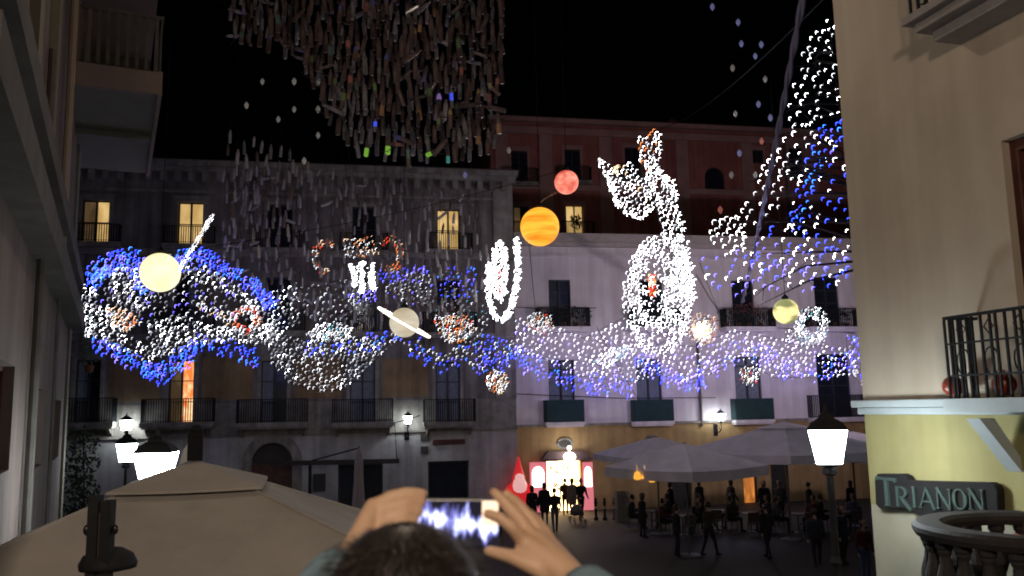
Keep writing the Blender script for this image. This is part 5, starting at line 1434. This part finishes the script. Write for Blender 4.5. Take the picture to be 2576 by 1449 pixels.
# ================================================================== THE MAN WITH THE PHONE
def F(px, py, Y): return at(px, py, Y)
hc = at(1012, 1449, 1.04)                                   # head
top = at(1012, 1332, 1.04)
man = thing('man', 'man seen from behind raising a phone in both hands', 'person', (hc.x, hc.y, 3.25))
man['label'] = 'dark haired person seen from behind holding up a phone with both hands'
man.name = 'person'
mo = Vector((hc.x, hc.y, 3.25))
hz = top.z - .105; HC = Vector((hc.x, hc.y + .02, hz))
caps = []
SKN, SLV, SHT, TRS = 0, 1, 1, 2
V = Vector
neck = HC + V((0, -.03, -.14)); sh = neck + V((0, -.02, -.12))
caps += [(HC + V((0, -.025, .0)), .088, HC + V((0, .02, .012)), .086, SKN), (HC + V((0, -.01, .02)), .09, HC + V((0, .015, .01)), .09, SKN), (HC + V((0, .05, -.07)), .055, HC + V((0, .06, -.05)), .055, SKN),
         (HC + V((0, .10, -.03)), .016, HC + V((0, .118, -.045)), .014, SKN), (HC + V((0, -.02, -.06)), .062, neck + V((0, 0, -.08)), .062, SKN)]
for s in (-1, 1): caps += [(HC + V((s * .088, .0, -.025)), .012, HC + V((s * .092, -.012, .01)), .014, SKN)]
caps += [(sh + V((-.15, 0, 0)), .075, sh + V((.15, 0, 0)), .075, SHT), (sh + V((0, 0, -.1)), .14, sh + V((0, 0, -.45)), .135, SHT), (sh + V((-.08, 0, -.08)), .12, sh + V((-.06, 0, -.4)), .13, SHT), (sh + V((.08, 0, -.08)), .12, sh + V((.06, 0, -.4)), .13, SHT)]
hip = sh + V((0, 0, -.55))
for s in (-1, 1):
    caps += [(hip + V((s * .09, 0, 0)), .11, V((HC.x + s * .11, HC.y, 3.25 + .5)), .065, TRS), (V((HC.x + s * .11, HC.y, 3.75)), .062, V((HC.x + s * .12, HC.y, 3.35)), .05, TRS), (V((HC.x + s * .12, HC.y - .03, 3.29)), .045, V((HC.x + s * .12, HC.y + .17, 3.285)), .035, 3)]
# right hand
Yh = 1.40
wrR = F(1446, 1462, 1.34); elR = F(1640, 1690, 1.12); S_R = sh + V((.19, 0, -.02))
caps += [(S_R, .062, elR, .052, SLV), (elR, .050, wrR + (elR - wrR) * .16, .037, SLV), (wrR + (elR - wrR) * .2, .030, wrR, .027, SKN)]
kI, kM, kRg, kP = F(1322, 1368, 1.385), F(1352, 1362, 1.40), F(1382, 1372, 1.415), F(1405, 1392, 1.425)
for k, r_ in ((kI, .017), (kM, .018), (kRg, .017), (kP, .015)): caps += [(wrR, .024, k, r_, SKN)]
caps += [(F(1400, 1440, 1.37), .026, F(1360, 1400, 1.385), .024, SKN)]
def finger(pts, r0, r1):
    n_ = len(pts) - 1
    for i in range(n_): caps.append((pts[i], r0 + (r1 - r0) * i / n_, pts[i + 1], r0 + (r1 - r0) * (i + 1) / n_, SKN))
finger([kI, F(1290, 1328, 1.372), F(1258, 1302, 1.375), F(1226, 1292, 1.385)], .0125, .0085)
finger([kM, F(1302, 1300, 1.405), F(1268, 1262, 1.41), F(1243, 1238, 1.418)], .013, .0085)
finger([kRg, F(1336, 1306, 1.435), F(1304, 1268, 1.44), F(1274, 1243, 1.436)], .0125, .0085)
finger([kP, F(1372, 1336, 1.455), F(1340, 1298, 1.46), F(1312, 1276, 1.455)], .0108, .0075)
finger([F(1400, 1455, 1.355), F(1340, 1424, 1.36), F(1285, 1400, 1.37), F(1230, 1386, 1.385)], .0165, .0095)
# left hand
wrL = F(878, 1418, 1.34); elL = F(700, 1650, 1.12); S_L = sh + V((-.19, 0, -.02))
caps += [(S_L, .062, elL, .052, SLV), (elL, .050, wrL + (elL - wrL) * .16, .037, SLV), (wrL + (elL - wrL) * .2, .030, wrL, .028, SKN)]
ks = [F(938, 1272, 1.40), F(930, 1296, 1.395), F(926, 1322, 1.39), F(924, 1346, 1.385)]
for k, r_ in zip(ks, (.0135, .0135, .013, .012)): caps += [(wrL, .025, k, r_, SKN)]
finger([ks[0], F(982, 1246, 1.405), F(1026, 1236, 1.41), F(1066, 1240, 1.415)], .0098, .0078)
finger([ks[1], F(980, 1272, 1.395), F(1026, 1260, 1.40), F(1062, 1264, 1.41)], .0098, .0078)
finger([ks[2], F(976, 1298, 1.385), F(1020, 1284, 1.39), F(1056, 1288, 1.40)], .0096, .0076)
finger([ks[3], F(972, 1326, 1.375), F(1012, 1312, 1.38), F(1046, 1313, 1.395)], .009, .007)
finger([F(900, 1400, 1.36), F(960, 1392, 1.365), F(1010, 1384, 1.37), F(1060, 1376, 1.385)], .0155, .0095)
caps = [(Vector(a) - mo, ra, Vector(b) - mo, rb, m) for a, ra, b, rb, m in caps]
M_sleeve = mat('pale_denim_blue', (.16, .25, .30), .9, .25, 30, bump=.3)
remesh_body('body', caps, [M_skin, M_sleeve, CL['navy'], CL['black']], .0042, man, 5)
# fingernails
# cuffs
for w_, e_ in ((wrR, elR), (wrL, elL)):
    d = (e_ - w_).normalized(); a = w_ + d * .055 - mo
    cf = MB().tube([a - d * .02, a, a + d * .03, a + d * .05], [.044, .047, .046, .042], 16).obj('cuff', M_sleeve, man, smooth=True)
# hair: a cap over the skull plus loose strands, thin on the crown
rng = random.Random(66); L_ = HC - mo
hm = MB(); st2 = []
cap_v, cap_f = [], []
nr, ns2 = 12, 30
for i in range(nr + 1):
    th = R(9) + R(103) * i / nr
    for j in range(ns2):
        ph = 2 * math.pi * j / ns2; fr = math.sin(ph)            # +y is the face side
        th2 = th * (1 - .22 * max(0, fr))
        r_ = .0975 + .001 * math.sin(7 * ph + i * 2)
        cap_v.append((L_.x + r_ * .98 * math.sin(th2) * math.cos(ph), L_.y + r_ * 1.12 * math.sin(th2) * math.sin(ph) - .008, L_.z + .012 + r_ * 1.02 * math.cos(th2)))
cap_f = [(i * ns2 + j, i * ns2 + (j + 1) % ns2, (i + 1) * ns2 + (j + 1) % ns2, (i + 1) * ns2 + j) for i in range(nr) for j in range(ns2)]
hm.add(cap_v, cap_f)
hm.obj('hair', M_hair, man, smooth=True)
hs = MB()
for _ in range(2600):
    th = math.acos(rng.uniform(-.25, 1)); ph = rng.uniform(0, 2 * math.pi)
    if th < R(24) and rng.random() < .55: continue
    r0 = .096; nrm = V((math.sin(th) * math.cos(ph), math.sin(th) * math.sin(ph), math.cos(th)))
    a = V((L_.x + r0 * .98 * nrm.x, L_.y + r0 * 1.12 * nrm.y - .008, L_.z + .012 + r0 * 1.02 * nrm.z))
    dn = (V((nrm.x, nrm.y, -.35)) + V((rng.uniform(-.4, .4), rng.uniform(-.4, .4), 0))).normalized()
    ln = rng.uniform(.014, .032); b = a + nrm * ln * .35 + dn * ln * .5; c_ = a + nrm * ln * .42 + dn * ln
    sd_ = nrm.cross(dn).normalized() * .0007
    hs.add([a - sd_, a + sd_, b + sd_, b - sd_, c_], [(0, 1, 2, 3), (3, 2, 4)])
hs.obj('hair_strands', M_hair, man)['kind'] = 'stuff'

# the phone
c0 = at(1150, 1316, 1.415)
ph_ = thing('phone', 'black phone held sideways, its screen bright with blurred white lights', 'phone', c0)
ph_.rotation_euler = (R(-8), R(1.5), 0)
bev(MB().box(-.0745, .0745, -.004, .0045, -.039, .039).obj('case', mat('black_phone', (.012, .012, .014), .3), ph_), .004, 3)
def screen_mat():
    m = bpy.data.materials.new('phone_screen_picture'); m.use_nodes = True
    nt = m.node_tree; N = nt.nodes; L = nt.links; b = N['Principled BSDF']
    b.inputs['Base Color'].default_value = (.01, .01, .012, 1); b.inputs['Roughness'].default_value = .15
    tc = N.new('ShaderNodeTexCoord'); mp = N.new('ShaderNodeMapping'); mp.inputs['Rotation'].default_value = (0, R(18), 0); mp.inputs['Scale'].default_value = (55, 1, 16)
    nz = N.new('ShaderNodeTexNoise'); nz.inputs['Scale'].default_value = 1.6; nz.inputs['Detail'].default_value = 3
    L.new(tc.outputs['Object'], mp.inputs['Vector']); L.new(mp.outputs['Vector'], nz.inputs['Vector'])
    sx = N.new('ShaderNodeSeparateXYZ'); L.new(tc.outputs['Object'], sx.inputs[0])
    def ma(op, a, b_=None):
        n_ = N.new('ShaderNodeMath'); n_.operation = op
        for i, q in enumerate((a, b_)):
            if q is None: continue
            if isinstance(q, (int, float)): n_.inputs[i].default_value = q
            else: L.new(q, n_.inputs[i])
        return n_.outputs[0]
    # brightness band sloping down to the right
    zz = ma('ADD', sx.outputs['Z'], ma('MULTIPLY', sx.outputs['X'], .20))
    band = ma('SUBTRACT', 1.0, ma('MULTIPLY', ma('ABSOLUTE', ma('SUBTRACT', zz, .003)), 27))
    v = ma('ADD', ma('MULTIPLY', nz.outputs['Fac'], 2.3), ma('SUBTRACT', ma('MULTIPLY', band, 1.0), 1.42))
    rp = N.new('ShaderNodeValToRGB'); e = rp.color_ramp.elements
    e[0].position = .15; e[0].color = (.004, .004, .008, 1); e[1].position = .85; e[1].color = (1, 1, 1, 1)
    q = e.new(.40); q.color = (.10, .10, .32, 1); q = e.new(.62); q.color = (.55, .6, .95, 1)
    L.new(v, rp.inputs['Fac'])
    # warm wall seen at the right end of the little picture
    inw = ma('MULTIPLY', ma('GREATER_THAN', sx.outputs['X'], .040), ma('GREATER_THAN', sx.outputs['Z'], -.004))
    mx = N.new('ShaderNodeMix'); mx.data_type = 'RGBA'; L.new(inw, mx.inputs['Factor']); L.new(rp.outputs['Color'], mx.inputs['A']); mx.inputs['B'].default_value = (.72, .50, .33, 1)
    L.new(mx.outputs['Result'], b.inputs['Emission Color']); b.inputs['Emission Strength'].default_value = 1.9
    return m
MB().box(-.066, .066, -.0052, -.0042, -.035, .035).obj('screen', screen_mat(), ph_)
